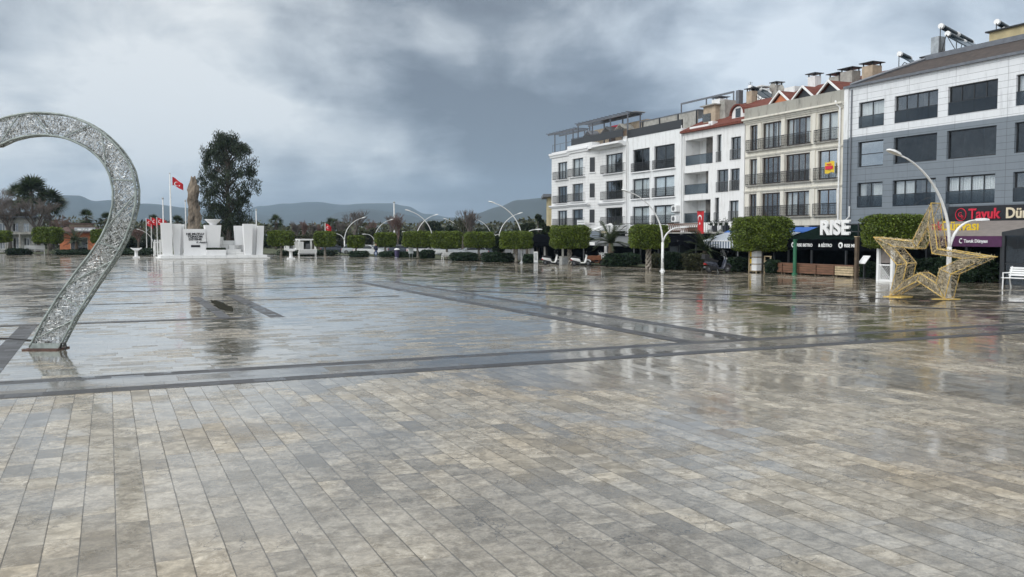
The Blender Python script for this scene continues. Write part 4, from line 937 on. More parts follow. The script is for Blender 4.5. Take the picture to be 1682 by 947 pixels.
# chicken restaurant signs
sg = fthing('shop_sign', 'long black fascia sign with red and cream letters on the grey panelled block', 'sign', 63, -.3)
M().box(60.0, 70, -.36, -.02, 3.55, 4.68).build('sign_panel', 'signblack', sg)
c = M(); c.tube([(61.0+.40*math.cos(t*PI/14), -.39, 4.13+.40*math.sin(t*PI/14)) for t in range(28)], .028, 5, closed=True); c.build('round_emblem', 'signred', sg)
text('G', 'emblem_letter', 'signred', .42, sg, (60.78, -.385, 4.0), .01, .004); text('n', 'emblem_letter', 'signred', .42, sg, (61.0, -.385, 3.88), .01, .004)
text('Tavuk', 'lettering', 'signred', .92, sg, (61.6, -.39, 3.86), .03, .02); text('Dünyası', 'lettering', 'signcream', .92, sg, (64.25, -.39, 3.86), .03, .02)
M().box(59.05, 59.75, -.5, -.02, 3.9, 4.9).build('air_conditioner', 'greypanel', b5)
aw = fthing('taupe_awning', 'taupe awning with yellow lettering and a purple valance behind the golden star', 'awning', 62, -5, 'restaurant canopies')
aX0, aX1 = 59.4, 67.6
M().prism([(-5.0, 2.68), (-1.2, 3.62), (-1.2, 3.68), (-5.0, 2.74)], aX0, aX1, axis='x').build('awning_canvas', 'taupe', aw)
M().box(aX0, aX1, -5.03, -5.0, 2.1, 2.72).build('valance', 'purple', aw)
text('Tavuk', 'lettering', 'signred', .84, aw, (60.25, -3.6, 3.08), .02, .02); text('Dünyası', 'lettering', 'signyellow', .84, aw, (62.25, -3.6, 3.08), .02, .02)
xv = F(1583, 396, -5.07)[0]; text('Tavuk Dünyası', 'lettering', 'flagw', .27, aw, (xv, -5.07, 2.34), .005, .008)
c = M(); c.tube([(xv-.2+.11*math.cos(t), -5.06, 2.43+.13*math.sin(t)) for t in [PI*(.3+i*.14) for i in range(11)]], .03, 4); c.build('emblem', 'flagw', aw)
boxes('awning_post', 'rail', aw, [(x-.05, x+.05, -4.95, -4.85, 0, 2.7) for x in (aX0+.1, 62.3, 65.2, aX1-.1)]); M().box(aX0, aX1, -1.1, -1.05, 0, 3.4).build('back_wall', 'black', aw)
gp = fthing('glass_pavilion', 'black framed glass restaurant pavilion behind the near white bench', 'pavilion', 71.5, -6)
c = M(); c.box(68.4, 76, -6.1, -1.5, 2.75, 2.95); c.prism([(68.4, 2.95), (76, 2.95), (76, 3.5), (71, 3.4)], -6.1, -1.5)
for x in (68.5, 71, 73.5, 75.9):
    for y in (-6, -1.6): c.box(x-.08, x+.08, y-.08, y+.08, 0, 2.75)
c.box(68.4, 76, -6.03, -5.97, 1.15, 1.22); c.build('frame', 'dark', gp)
M().q((68.5, -6, 0), (75.9, -6, 0), (75.9, -6, 2.75), (68.5, -6, 2.75)).build('glazing', 'glassd', gp); M().box(68.5, 75.9, -1.6, -1.55, 0, 2.75).build('back_wall', 'black', gp); M().q((68.5, -6, 0), (68.5, -6, 2.75), (68.5, -1.6, 2.75), (68.5, -1.6, 0)).build('side_glazing', 'glassd', gp)
# planters and posts in front of the RISE canopy
for i, x in enumerate((50.2, 51.9, 53.6, 55.3, 57.0)):
    lab = ('reddish brown planter box at the left end of the row under the black canopy', 'brown slatted planter box next to the green post', 'brown planter box between two dark canopy posts', 'brown planter box fourth from the clipped tree under the black canopy', 'tan planter box beside the thin brown pole')[i]
    p = fthing('planter_box', lab, 'planter', x+.8, -7.0, 'planter boxes in front of the canopy')
    c = M(); mt = 'wood' if i < 4 else 'palewood'
    for k in range(4): c.box(x, x+1.6, -7.3, -7.26, .12+k*.16, .25+k*.16); c.box(x, x+1.6, -6.74, -6.7, .12+k*.16, .25+k*.16); c.box(x, x+.04, -7.26, -6.74, .12+k*.16, .25+k*.16); c.box(x+1.56, x+1.6, -7.26, -6.74, .12+k*.16, .25+k*.16)
    c.build('side_boards', mt, p); M().box(x+.04, x+1.56, -7.25, -6.75, .1, .68).build('soil', 'soil', p); M().box(x-.04, x+1.64, -7.34, -6.66, .74, .79).build('rim', 'wood', p)
    c = M()
    for a in (x+.05, x+1.45):
        for b in (-7.25, -6.85): c.box(a, a+.1, b, b+.1, 0, .1)
    c.build('foot', 'darkwood', p)
gpost = fthing('post', 'thick dark green post standing among the planters', 'post', 53.35, -7.5)
M().lathe([(.13, 0), (.13, 2.4), (.15, 2.42), (.15, 2.5)], n=12, c=(53.35, -7.5, 0)).build('shaft', 'greenpost', gpost); M().lathe([(.2, 0), (.2, .08), (.14, .12)], n=12, c=(53.35, -7.5, 0)).build('base', 'greenpost', gpost)
bp = fthing('post', 'thin tall brown wooden pole right of the planters', 'post', 57.9, -8)
x_, z_ = F(1408, 389, -8); M().box(x_-.1, x_+.1, -8.1, -7.9, 0, z_).build('shaft', 'darkwood', bp); M().box(x_-.13, x_+.13, -8.13, -7.87, z_, z_+.05).build('cap', 'palewood', bp)
ms = fthing('menu_stand', 'dark menu lectern with a white open menu beside the brown pole', 'menu stand', 58.6, -7.5)
x_ = F(1420, 430, -7.5)[0]
M().box(x_-.05, x_+.05, -7.55, -7.45, 0, 1.1).build('stem', 'dark', ms); M().box(x_-.3, x_+.3, -7.7, -7.3, 0, .06).build('foot', 'dark', ms); M().prism([(-7.75, .95), (-7.3, 1.42), (-7.3, 1.47), (-7.75, 1.0)], x_-.3, x_+.3, axis='x').build('menu', 'flagw', ms)
# shelving by the clipped tree
x_ = F(1240, 430, -7.6)[0]
rk = fthing('display_rack', 'pale wooden display rack with white sheets on three shelves under the wide clipped tree', 'rack', x_, -7.6)
c = M()
for a in (x_-.42, x_+.42):
    for b in (-7.8, -7.4): c.box(a-.03, a+.03, b-.03, b+.03, 0, 1.72)
for z in (.1, .62, 1.14, 1.68): c.box(x_-.45, x_+.45, -7.83, -7.37, z, z+.04)
c.build('frame', 'palewood', rk)
for z in (.16, .68, 1.2): M().box(x_-.06, x_+.5, -7.86, -7.4, z, z+.44).build('sheet', 'flagw', rk); M().box(x_-.38, x_-.1, -7.75, -7.5, z, z+.35).build('box', 'signyellow' if z > .6 else 'palewood', rk)
x_ = F(1261, 430, -7.2)[0]
rk2 = fthing('wooden_stand', 'small open wooden stand to the right of the display rack', 'stand', x_, -7.2)
c = M()
for a in (x_-.33, x_+.33): c.box(a-.04, a+.04, -7.25, -7.17, 0, 1.25)
for z in (.5, .85, 1.2): c.box(x_-.33, x_+.33, -7.3, -7.1, z, z+.06)
c.build('frame', 'palewood', rk2); M().box(x_-.25, x_+.25, -7.28, -7.12, .56, .78).build('box', 'conc', rk2)
# white lattice panel behind the star
x0_, x1_ = F(1443, 440, -9.2)[0], F(1466, 440, -9.2)[0]
lt = fthing('lattice_panel', 'white wooden frame with lattice in its lower half behind the golden star', 'lattice panel', (x0_+x1_)/2, -9.2)
c = M(); zt = 2.28
for a in (x0_, x1_): c.box(a-.09, a+.09, -9.29, -9.11, 0, zt)
c.box(x0_+.09, x1_-.09, -9.26, -9.14, 0, .12); c.box(x0_+.09, x1_-.09, -9.26, -9.14, .95, 1.03); c.box(x0_+.09, x1_-.09, -9.26, -9.14, zt-.14, zt); c.build('frame', 'paint', lt)
c = M(); w_ = x1_-x0_-.18
for i in range(-4, 6):
    for s in (1, -1):
        a0 = x0_+.09+w_*i/5; p0 = Vector((a0, .12)); p1 = Vector((a0+.82*s, .95))
        if s < 0: p0 = Vector((a0, .12)); 
        lo, hi = x0_+.09, x1_-.09
        def cut(p, q):
            t0, t1 = 0.0, 1.0; dx = q.x-p.x
            ta, tb = (lo-p.x)/dx, (hi-p.x)/dx
            if ta > tb: ta, tb = tb, ta
            t0, t1 = max(t0, ta), min(t1, tb)
            return (p.lerp(q, t0), p.lerp(q, t1)) if t1 > t0 else None
        r_ = cut(p0, p1)
        if r_: c.tube([(r_[0].x, -9.2+.02*s, r_[0].y), (r_[1].x, -9.2+.02*s, r_[1].y)], .022, 4)
c.build('lattice', 'paint', lt); M().box(x0_+.1, x1_-.1, -9.1, -9.08, 1.1, 2.1).build('back_panel', 'taupe', lt)
# ------------------------------------------------------------------ street lamps
def make_lamp():
    r = thing('street_lamp', 'x', 'street lamp', group='white curved street lamps')
    m = M(); m.tube([(0, 0, 0), (0, 0, 2.25)], [.115, .10], 12); m.build('pole', 'lampw', r, smooth=True)
    M().lathe([(.22, 0), (.22, .04), (.14, .06), (.13, .2)], n=14).build('base', 'lampw', r)
    for nm, L, zt, zb in (('tall_arm', -3.0, 6.05, 2.2), ('short_arm', 1.6, 3.4, 2.2)):
        pts = []; n = 16
        for i in range(n+1):
            t = i/n
            if nm == 'tall_arm': x = L*(.04*t+.96*t**2.15); z = zb+(zt-zb)*(1-(1-t)**1.28)
            else: x = L*(.25*t+.75*t**1.6); z = zb+(zt-zb)*(1-(1-t)**2.0)
            pts.append((x+(0 if i else 0), 0, z))
        a = M().tube(pts, [.075-.04*i/n for i in range(n+1)], 8).build(nm, 'lampw', r, smooth=True)
        dx = pts[-1][0]-pts[-2][0]; dz = pts[-1][2]-pts[-2][2]; l = math.hypot(dx, dz); dx, dz = dx/l, dz/l
        e = Vector(pts[-1]); d_ = Vector((dx, 0, dz)); nrm = Vector((-dz, 0, dx)) if dx > 0 else Vector((dz, 0, -dx))
        hm = M(); sec = []
        for t, wy, h in ((-.05, .06, .05), (.1, .13, .08), (.45, .17, .09), (.7, .12, .05), (.74, .05, .02)):
            cpt = e+d_*t; sec.append([tuple(cpt+Vector((0, s*wy, 0))+nrm*hh) for s, hh in ((-1, -.02), (1, -.02), (.7, h), (-.7, h))])
        i0 = 0
        for s_ in sec: hm.v += s_
        for j in range(len(sec)-1):
            for k in range(4): hm.f.append((j*4+k, j*4+(k+1) % 4, j*4+4+(k+1) % 4, j*4+4+k)); hm.k.append(0)
        hm.f += [(3, 2, 1, 0), (16, 17, 18, 19)]; hm.k += [0, 0]
        hd = hm.build('lamp_head', 'lampw', r)
        ln = M(); cpt = e+d_*.38
        ln.q(*[tuple(cpt+d_*a_+Vector((0, b_, 0))-nrm*.03) for a_, b_ in ((-.25, -.1), (-.25, .1), (.25, .1), (.25, -.1))]); ln.build('lens', 'lens', hd)
    M().box(-.05, .05, -.125, -.10, .7, 1.0).build('service_door', 'steel', r)
    return r
lamp = make_lamp()
LAMPS = [((1557, 491), 0, 1.0, 'tall white lamp with two curved arms standing at the golden star'),
         ((1088, 445), 0, 1.0, 'white two armed lamp beside the braided trunk tree in front of the black canopy'),
         ((857, 431), 0, 1.0, 'white two armed lamp standing in front of the low black restaurant canopy'),
         ((711, 424), 0, .95, 'white two armed lamp left of the small white bench by the middle hedge'),
         ((566, 416.5), 1, .92, 'white lamp between the two small clipped trees, its tall arm reaching right'),
         ((615, 414.5), 1, .9, 'white lamp behind the person in dark clothes, its tall arm reaching right'),
         ((684, 416), 1, 1.0, 'white lamp reaching right behind the clipped tree, crossing the lamp before it'),
         ((819, 421), 1, .95, 'white lamp whose right arm meets the arm of the lamp before the black canopy'),
         ((760, 415), 0, .9, 'white lamp showing only its left reaching arm above the middle clipped trees'),
         ((808, 415), 0, .9, 'white lamp behind the clipped trees, its tall arm reaching left beside a bare tree'),
         ((253, 419), 0, .6, 'short white lamp left of the monument in front of the white fence boards')]
for i, ((px, py), fl_, sc_, lab) in enumerate(LAMPS):
    g = G(px, py); rz = A+(PI if fl_ else 0)
    o = lamp if i == 0 else dup(lamp)
    o['label'] = lab; o.location = (*g, 0); o.rotation_euler.z = rz; o.scale = (sc_,)*3
# ------------------------------------------------------------------ benches
def make_bench(L=1.8):
    r = thing('bench', 'x', 'bench', group='white benches')
    m = M()
    for i in range(5): m.box(-L/2, L/2, -.05+i*.095, .03+i*.095, .43, .46)
    m.build('seat', 'paint', r); m = M()
    for i in range(4): z = .53+i*.1; y = .43+i*.03; m.box(-L/2, L/2, y, y+.025, z, z+.08)
    m.build('backrest', 'paint', r)
    for s in (-1, 1):
        x = s*(L/2-.08); m = M(); m.tube([(x, -.04, 0), (x, -.02, .42), (x, .36, .42)], .03, 6); m.tube([(x, .5, 0), (x, .40, .42), (x, .55, .94)], .03, 6); m.build('leg', 'paint', r)
        M().tube([(x, -.02, .42), (x, -.04, .66), (x, .45, .66)], .026, 6).build('armrest', 'paint', r)
    return r
bench = make_bench()
BN = [((1676, 474), A-PI/2, 1.2, 'white slatted bench beside the glass pavilion, facing the square'),
      ((737, 427), A+PI, 1.0, 'small white bench in front of the middle hedge'),
      ((722, 421), A+PI*.9, 1.0, 'white bench tucked against the hedge left of the small white bench'),
      ((504, 424), A+PI, 1.25, 'white bench between two small clipped trees near the monument'),
      ((58, 418), A+PI, 1.5, 'wide white bench near the orange kiosk')]
for i, (p, rz, s, lab) in enumerate(BN):
    o = bench if i == 0 else dup(bench)
    o['label'] = lab; o.location = (*G(*p), 0); o.rotation_euler.z = rz; o.scale = (s,)*3
for px, py, lab in ((224, 423, 'white stone pedestal bowl left of the monument beside the ring ornament'), (478, 425, 'white stone pedestal bowl right of the monument by a clipped tree')):
    r = thing('pedestal_bowl', lab, 'pedestal bowl', G(px, py), A, 'white pedestal bowls')
    M().box(-.42, .42, -.42, .42, 0, .16).build('plinth', 'marble', r); M().lathe([(.24, .16), (.2, .3), (.2, .85), (.24, .95)], n=12).build('stem', 'marble', r)
    M().prism([(-.3, .94), (.3, .94), (.62, 1.16), (.66, 1.28), (.54, 1.28), (.5, 1.22), (-.5, 1.22), (-.54, 1.28), (-.66, 1.28), (-.62, 1.16)], -.5, .5).build('bowl', 'marble', r)
# ------------------------------------------------------------------ plants
def sup(t, p, e=.32):
    c_, s_ = math.cos(t), math.sin(t); f_ = lambda v: math.copysign(abs(v)**e, v)
    cp_, sp_ = math.cos(p), math.sin(p)
    return (f_(c_)*f_(cp_), f_(s_)*f_(cp_), f_(sp_))
def leafbox(hx, hy, hz, n, size, seed, e=.32, core=.80, zc=0.0, asp=.55, lump=.06):
    R = random.Random(seed); m = M(); rows, cols = 14, 24; i0 = 0
    def bumpy(d): return 1+lump*mnoise.noise(Vector(d)*2.3+Vector((seed, 0, 0)))*2
    for i in range(rows+1):
        p = -PI/2+PI*i/rows
        for j in range(cols):
            x, y, z = sup(2*PI*j/cols, p, e); b = core*bumpy((x, y, z)); m.v.append((x*hx*b, y*hy*b, zc+z*hz*b))
    for i in range(rows):
        for j in range(cols):
            j2 = (j+1) % cols; m.f.append((i*cols+j, i*cols+j2, (i+1)*cols+j2, (i+1)*cols+j)); m.k.append(0)
    for i in range(n):
        # sample the box surface roughly evenly
        d = Vector((R.uniform(-1, 1)*hx, R.uniform(-1, 1)*hy, R.uniform(-1, 1)*hz)); ax = R.choices((0, 1, 2), (hy*hz, hx*hz, hx*hy))[0]
        h = (hx, hy, hz); d[ax] = math.copysign(h[ax], d[ax])
        q_ = Vector((d.x/hx, d.y/hy, d.z/hz)); pw = 2/e
        nrm = (abs(q_.x)**pw+abs(q_.y)**pw+abs(q_.z)**pw)**(1/pw); q_ = q_/nrm*bumpy(q_)*R.uniform(.80, 1.03)
        if R.random() < .04: q_ *= R.uniform(1.0, 1.05)
        p = (q_.x*hx, q_.y*hy, zc+q_.z*hz)
        m.leaf(p, R, size*R.uniform(.7, 1.3), size*asp*R.uniform(.7, 1.3))
    return m
def braided(m, h, r, k=0, stems=3, turns=1.3, rt=.06):
    for s_ in range(stems):
        m.tube([(r*(1-.2*t)*math.cos(2*PI*(turns*t+s_/stems)), r*(1-.2*t)*math.sin(2*PI*(turns*t+s_/stems)), h*t) for t in [i/18 for i in range(19)]], [rt*(1.2-.4*i/18) for i in range(19)], 7, k=k)
def trunk_part(r, h, kind, seed):
    m = M(); R = random.Random(seed)
    if kind == 'braid':
        braided(m, h, .2, stems=4, turns=1.2, rt=.075); braided(m, h, .19, stems=3, turns=-1.2, rt=.06)
    else:
        m.tube([(R.gauss(0, .03), R.gauss(0, .03), h*i/6) for i in range(7)], [.2, .16, .14, .135, .13, .14, .16], 9)
        for a in range(4): t = a*PI/2+R.random(); m.tube([(0, 0, h*.72), (.35*math.cos(t), .35*math.sin(t), h*1.02), (.8*math.cos(t), .8*math.sin(t), h*1.25)], [.08, .06, .04], 6)
    return m.build('trunk', 'palebark', r, smooth=True)
def make_ficus(hx, hy, hz, zb, n, seed, kind, size=.13):
    r = thing('clipped_tree', 'x', 'clipped tree', group='box clipped trees along the square')
    leafbox(hx, hy, hz, n, size, seed, zc=zb+hz).build('crown', 'leaf', r)
    trunk_part(r, zb+.25, kind, seed); return r
def put(o, px, py, lab, rz=0, sc=None): o.location = (*G(px, py), 0); o['label'] = lab; o.rotation_euler.z = rz; o.scale = sc or (1, 1, 1); return o
def fic(px0, px1, yt, yb, base, kind, seed, lab, n=14000, size=.15, aspect=.8):
    D = G((px0+px1)/2, base)[1]; k = D/FPX; hx = (px1-px0)*k/2; z0 = CH+(388-yb)*k; z1 = CH+(388-yt)*k
    hz = (z1-z0)/2; o = make_ficus(hx, hx*aspect, hz, z0, n, seed, kind, size); return put(o, (px0+px1)/2, base, lab, R0.uniform(-.15, .15))
R0 = random.Random(5)
fic(1423, 1513, 354, 406, 461, 'plain', 1, 'big clipped tree directly behind the golden star', 20000)
fic(1206, 1294, 357, 411, 447, 'plain', 2, 'wide rounded clipped tree next to the wooden display rack', 20000)
fic(1036, 1094, 370, 407, 443.5, 'braid', 3, 'clipped tree with a pale braided lattice trunk', 16000)
fic(905, 966, 371, 407, 435, 'braid', 4, 'clipped tree with a forked trunk behind the white scooters', 16000)
fic(822, 874, 380, 408, 431, 'plain', 5, 'clipped tree behind the lamp next to the black canopy', 12000)
fic(763, 811, 381, 406, 428, 'plain', 6, 'clipped tree with a pale leaning trunk in the middle hedge')
ft = fic(710, 757, 380, 407, 426, 'plain', 7, 'dark clipped tree above the small white bench')
fic(663, 709, 380, 405, 424, 'plain', 8, 'clipped tree beside the pale notice panel', 9000, .18)
fic(616, 650, 382, 404, 421, 'plain', 9, 'clipped tree right of the person in dark clothes', 7000, .22)
fic(572, 598, 387, 406, 421, 'plain', 10, 'small clipped tree in front of the white parked car', 7000, .22)
fic(517, 551, 380, 404, 420.5, 'plain', 11, 'clipped tree right of the white pavilion frame', 7000, .22)
fic(443, 481, 379, 403, 420.5, 'plain', 12, 'clipped tree right of the white monument slabs', 7000, .22)
fic(59, 100, 373, 399, 418, 'plain', 13, 'clipped tree left of the orange kiosk', 7000, .24)
fic(153, 176, 377, 399, 418, 'plain', 14, 'clipped tree at the right corner of the orange kiosk behind the ring', 7000, .24)
fic(-22, 15, 379, 397, 419, 'plain', 15, 'clipped tree cut by the left edge of the photo', 7000, .24)
def blob_hedge(name, lab, cat, px0, px1, base, yt, dep, seed, mat='hedge', n=9000, size=.16, e=.55, group='hedges at the edge of the square', lump=.16):
    a, b = G(px0, base), G(px1, base); mid = ((a[0]+b[0])/2, (a[1]+b[1])/2); L = math.hypot(b[0]-a[0], b[1]-a[1])/2; D = mid[1]
    h = max(.4, CH+(388-yt)*D/FPX)
    rz = math.atan2(b[1]-a[1], b[0]-a[0])
    nx, ny = -math.sin(rz), math.cos(rz)
    o = leafbox(L, dep, h/2, n, size, seed, e=e, zc=h/2, lump=lump).build(name, mat, loc=(mid[0]+nx*dep, mid[1]+ny*dep, 0), rz=rz)
    return tag(o, lab, cat, group)
H = blob_hedge
H('hedge', 'dark low hedge between the grey cabinet and the braided trunk tree', 'hedge', 994, 1052, 438, 417, .9, 1)
H('hedge', 'dry brownish bush between the braided trunk and the two armed lamp', 'bush', 1068, 1090, 440, 418, .7, 2, 'hedgeb')
H('hedge', 'rounded green bush just right of the two armed lamp', 'bush', 1090, 1128, 443, 416, 1.0, 3)
H('hedge', 'brownish green bush behind the black motor scooter', 'bush', 1124, 1166, 444, 418, .9, 4, 'hedgeb')
H('hedge', 'small dark hedge between the black motor scooter and the display rack', 'hedge', 1196, 1232, 446, 424, .8, 5)
H('hedge', 'low bush at the foot of the wide clipped tree', 'bush', 1262, 1284, 449, 428, .6, 6)
H('hedge', 'dark round bush seen through the golden star', 'bush', 1490, 1568, 461, 426, 1.2, 7)
H('hedge', 'large dark bush right of the golden star under the small palm', 'bush', 1560, 1650, 464, 424, 1.4, 8)
H('hedge', 'low green shrub under the big clipped tree behind the lattice panel', 'bush', 1424, 1446, 457, 432, .7, 9)
H('hedge', 'low hedge right of the clipped tree beside the pale notice panel', 'hedge', 690, 712, 425, 411, .9, 10)
H('hedge', 'hedge section right of the small white bench', 'hedge', 740, 784, 429, 415, 1.0, 11)
H('hedge', 'hedge section left of the lamp before the black canopy', 'hedge', 792, 842, 431, 415, 1.0, 12)
H('hedge', 'short hedge between the lamp and the white totem sign', 'hedge', 860, 879, 432, 418, .9, 13)
H('hedge', 'low hedge in front of the white parked car', 'hedge', 572, 604, 422, 412, .9, 14, n=2500, size=.18)
H('hedge', 'low hedge right of the person in dark clothes', 'hedge', 622, 650, 422, 413, .9, 15, n=2500, size=.18)
H('hedge', 'low hedge behind the bench near the monument', 'hedge', 445, 560, 420, 411, 1.2, 16, n=3500, size=.2)
H('hedge', 'dark hedge in front of the orange kiosk', 'hedge', 80, 152, 418.5, 410, 1.2, 17, n=3000, size=.2)
H('hedge', 'dark hedge left of the wide white bench', 'hedge', 4, 44, 418.5, 408, 1.2, 18, n=3000, size=.2)
H('hedge', 'dark hedge behind the left pedestal bowl', 'hedge', 180, 250, 418.5, 408, 1.2, 19, n=3000, size=.2)
H('hedge', 'dark hedge section behind the pale notice panel', 'hedge', 652, 692, 423, 413, .9, 20, n=2500, size=.18)
def make_cycas(R_, n, seed, h=1.2, mat='leafp', stem=True, fan=False):
    R = random.Random(seed); m = M()
    for i in range(n):
        az = 2*PI*i/n*2.39+R.random(); el = R.uniform(.0, 1.25); L = R_*R.uniform(.8, 1.1)
        d0 = Vector((math.cos(az)*math.cos(el), math.sin(az)*math.cos(el), math.sin(el))); pts = []; p = Vector((0, 0, h)); d_ = d0.copy()
        for k in range(9): pts.append(p.copy()); p = p+d_*(L/8); d_ = (d_+Vector((0, 0, -.11))).normalized()
        m.tube(pts, [.025]*9, 3, cap=False)
        sd = Vector((-math.sin(az), math.cos(az), 0))
        for k in range(1, 9):
            for s_ in (-1, 1):
                for q_ in (0, .5):
                    a = pts[k-1].lerp(pts[k], q_); dd = (sd*s_+(pts[k]-pts[k-1]).normalized()*.8+Vector((0, 0, R.uniform(-.1, .25)))).normalized(); ll = L*.26*(1-.5*k/8)
                    w_ = (pts[k]-pts[k-1]).normalized()*.03*L
                    m.q(tuple(a-w_*.5), tuple(a+w_*.5), tuple(a+dd*ll+w_*.1), tuple(a+dd*ll-w_*.1))
    return m
def cycas(px, py, R_, h, seed, lab, n=34):
    r = thing('cycad_palm', lab, 'palm', G(px, py), R0.uniform(0, 6), 'small cycad palms')
    make_cycas(R_, n, seed, h).build('crown', 'leafp', r); M().lathe([(.22, 0), (.26, h*.5), (.2, h)], n=10).build('trunk', 'darkwood', r); return r
cycas(1158, 441, 2.3, 1.5, 1, 'small feathery palm behind the black motor scooter')
cycas(1003, 437, 2.3, 2.1, 2, 'dark feathery palm above the hedge near the round white sign')
cycas(1586, 457, 1.8, 1.7, 3, 'dark feathery palm behind the golden star\'s right arm')
cycas(126, 418, 2.6, 1.9, 4, 'feathery palm in front of the orange kiosk door')
def fanpalm(name, lab, px, base, yt, wpx, seed, D=None, group='fan palms', n=26):
    R = random.Random(seed)
    if D is None: D = G(px, base)[1]
    x, _, zt = atD(px, yt, D); Rr = wpx*1.12*D/FPX/2; h = zt-Rr*.75
    r = thing(name, lab, 'palm tree', (x, D, 0), 0, group)
    m = M()
    for i in range(n):
        az = R.uniform(0, 2*PI); el = R.uniform(-.95, 1.45); L = Rr*R.uniform(.75, 1.05)
        d_ = Vector((math.cos(az)*math.cos(el), math.sin(az)*math.cos(el), math.sin(el))); c0 = Vector((0, 0, h)); c1 = c0+d_*L*.38
        m.tube([c0, c1], [.04, .03], 3, cap=False)
        side = d_.cross(Vector((0, 0, 1))); side = side.normalized() if side.length > .05 else Vector((1, 0, 0)); upv = side.cross(d_); ro = R.uniform(-.7, .7); side, upv = side*math.cos(ro)+upv*math.sin(ro), upv*math.cos(ro)-side*math.sin(ro)
        for k in range(11):
            a = (k-5)/5*1.25; dd = (d_*math.cos(a)+side*math.sin(a)+upv*.15).normalized(); tip = c1+dd*L*.74+Vector((0, 0, -.12*L)); mid_ = c1+dd*L*.34
            wv = (side*math.cos(a)-d_*math.sin(a))*L*.036
            m.q(tuple(c1), tuple(mid_+wv), tuple(tip), tuple(mid_-wv))
    m.build('crown', 'leafp', r)
    m = M(); m.tube([(R.gauss(0, .05), R.gauss(0, .05), h*i/8) for i in range(9)], [.32, .26, .23, .22, .21, .21, .22, .24, .26], 9); m.build('trunk', 'bark', r, smooth=True)
    s_ = M()
    for k in range(60): t = R.uniform(0, 2*PI); z = h-R.uniform(.1, 1.3); s_.leaf((.3*math.cos(t), .3*math.sin(t), z), R, .8, .2, d=(math.cos(t)*.3, math.sin(t)*.3, -1))
    s_.build('dead_skirt', 'twig', r); return r
fanpalm('fan_palm', 'tallest fan palm rising over the bare trees left of the ring', 51, 0, 291, 56, 1, D=165, n=46)
fanpalm('fan_palm', 'fan palm leaning right of the tallest palm beside the bare trees', 80, 0, 311, 54, 2, D=170, n=44)
fanpalm('fan_palm', 'fan palm half hidden in the bare trees left of the tallest palm', 30, 0, 302, 50, 22, D=175, n=40)
fanpalm('fan_palm', 'lone fan palm rising behind the orange kiosk roof', 141, 0, 345, 31, 3, D=185)
fanpalm('fan_palm', 'fan palm just inside the ring ornament right of the kiosk roof', 174, 0, 349, 26, 4, D=185)
fanpalm('fan_palm', 'fan palm behind the small red flags left of the monument', 252, 0, 352, 26, 5, D=190)
fanpalm('fan_palm', 'fan palm between the flagpole and the stone shard', 291, 0, 354, 24, 6, D=190)
fanpalm('fan_palm', 'fan palm to the right of the monument above a clipped tree', 453, 0, 353, 27, 7, D=185)
fanpalm('fan_palm', 'fan palm beside the distant red flag on the right', 547, 0, 357, 26, 8, D=190)
def bare(name, lab, x, D, zt, spread, seed, mat='twig', depth=5, group='leafless trees', tr=.2):
    R = random.Random(seed); r = thing(name, lab, 'bare tree', (x, D, 0), 0, group); m = M(); tk = M()
    def grow(p, d_, L, rad, lv):
        q_ = p+d_*L; (tk if lv == 0 else m).tube([p, p.lerp(q_, .5)+Vector((R.gauss(0, .04*L), R.gauss(0, .04*L), 0)), q_], [rad, rad*.85, rad*.7], 6 if lv < 2 else 3, cap=False)
        if lv >= depth: return
        for i in range(R.choice((3, 3, 4)) if lv else 6):
            a = R.uniform(0, 2*PI); sp_ = R.uniform(.3, .75)*spread
            dd = (d_+Vector((math.cos(a)*sp_, math.sin(a)*sp_, R.uniform(.0, .3)))).normalized()
            grow(p.lerp(q_, R.uniform(.55, 1) if lv else R.uniform(.7, 1)), dd, L*R.uniform(.62, .85)*(1.0 if lv else .62), max(.011, rad*.50), lv+1)
    grow(Vector((0, 0, 0)), Vector((0, 0, 1)), zt*.34, tr, 0)
    zmax = max(v[2] for v in m.v); s_ = zt/zmax; m.v = [(a*s_, b*s_, c_*s_) for a, b, c_ in m.v]; tk.v = [(a*s_, b*s_, c_*s_) for a, b, c_ in tk.v]
    m.build('branches', mat, r); tk.build('trunk', 'bark', r); return r
for i, (px, yt, D, sp_, mt, lab) in enumerate(((16, 318, 150, 1.1, 'twig', 'broad bare tree at the left edge in front of the grey house'), (62, 322, 152, 1.1, 'twig', 'bare tree in front of the palms beside the orange kiosk'), (-18, 305, 155, 1.1, 'twig', 'bare tree cut by the left edge of the photo'), (100, 350, 160, 1.0, 'twigr', 'thin reddish bare tree above the left part of the kiosk roof'),
        (583, 342, 150, .9, 'twig', 'bare tree above the small clipped tree in front of the white car'), (655, 348, 155, .95, 'twigr', 'reddish bare tree behind the middle lamps'), (640, 352, 165, 1.0, 'twig', 'broad bare tree left of the reddish one behind the lamps'),
        (772, 342, 120, .7, 'twig', 'tall slender bare tree above the clipped trees in the middle'), (760, 352, 125, .8, 'olive', 'pale bare tree leaning beside the slender one'), (228, 372, 150, 1.1, 'twigr', 'low brown bare tree left of the red flags'))):
    bare('bare_tree', lab, atD(px, 400, D)[0], D, atD(px, yt, D)[2], sp_, 20+i, mt, depth=6 if i < 3 else 5, tr=.26 if i < 3 else .15)
bt = [(486, 362), (500, 359), (513, 361), (524, 365), (560, 360), (610, 358), (690, 360)]
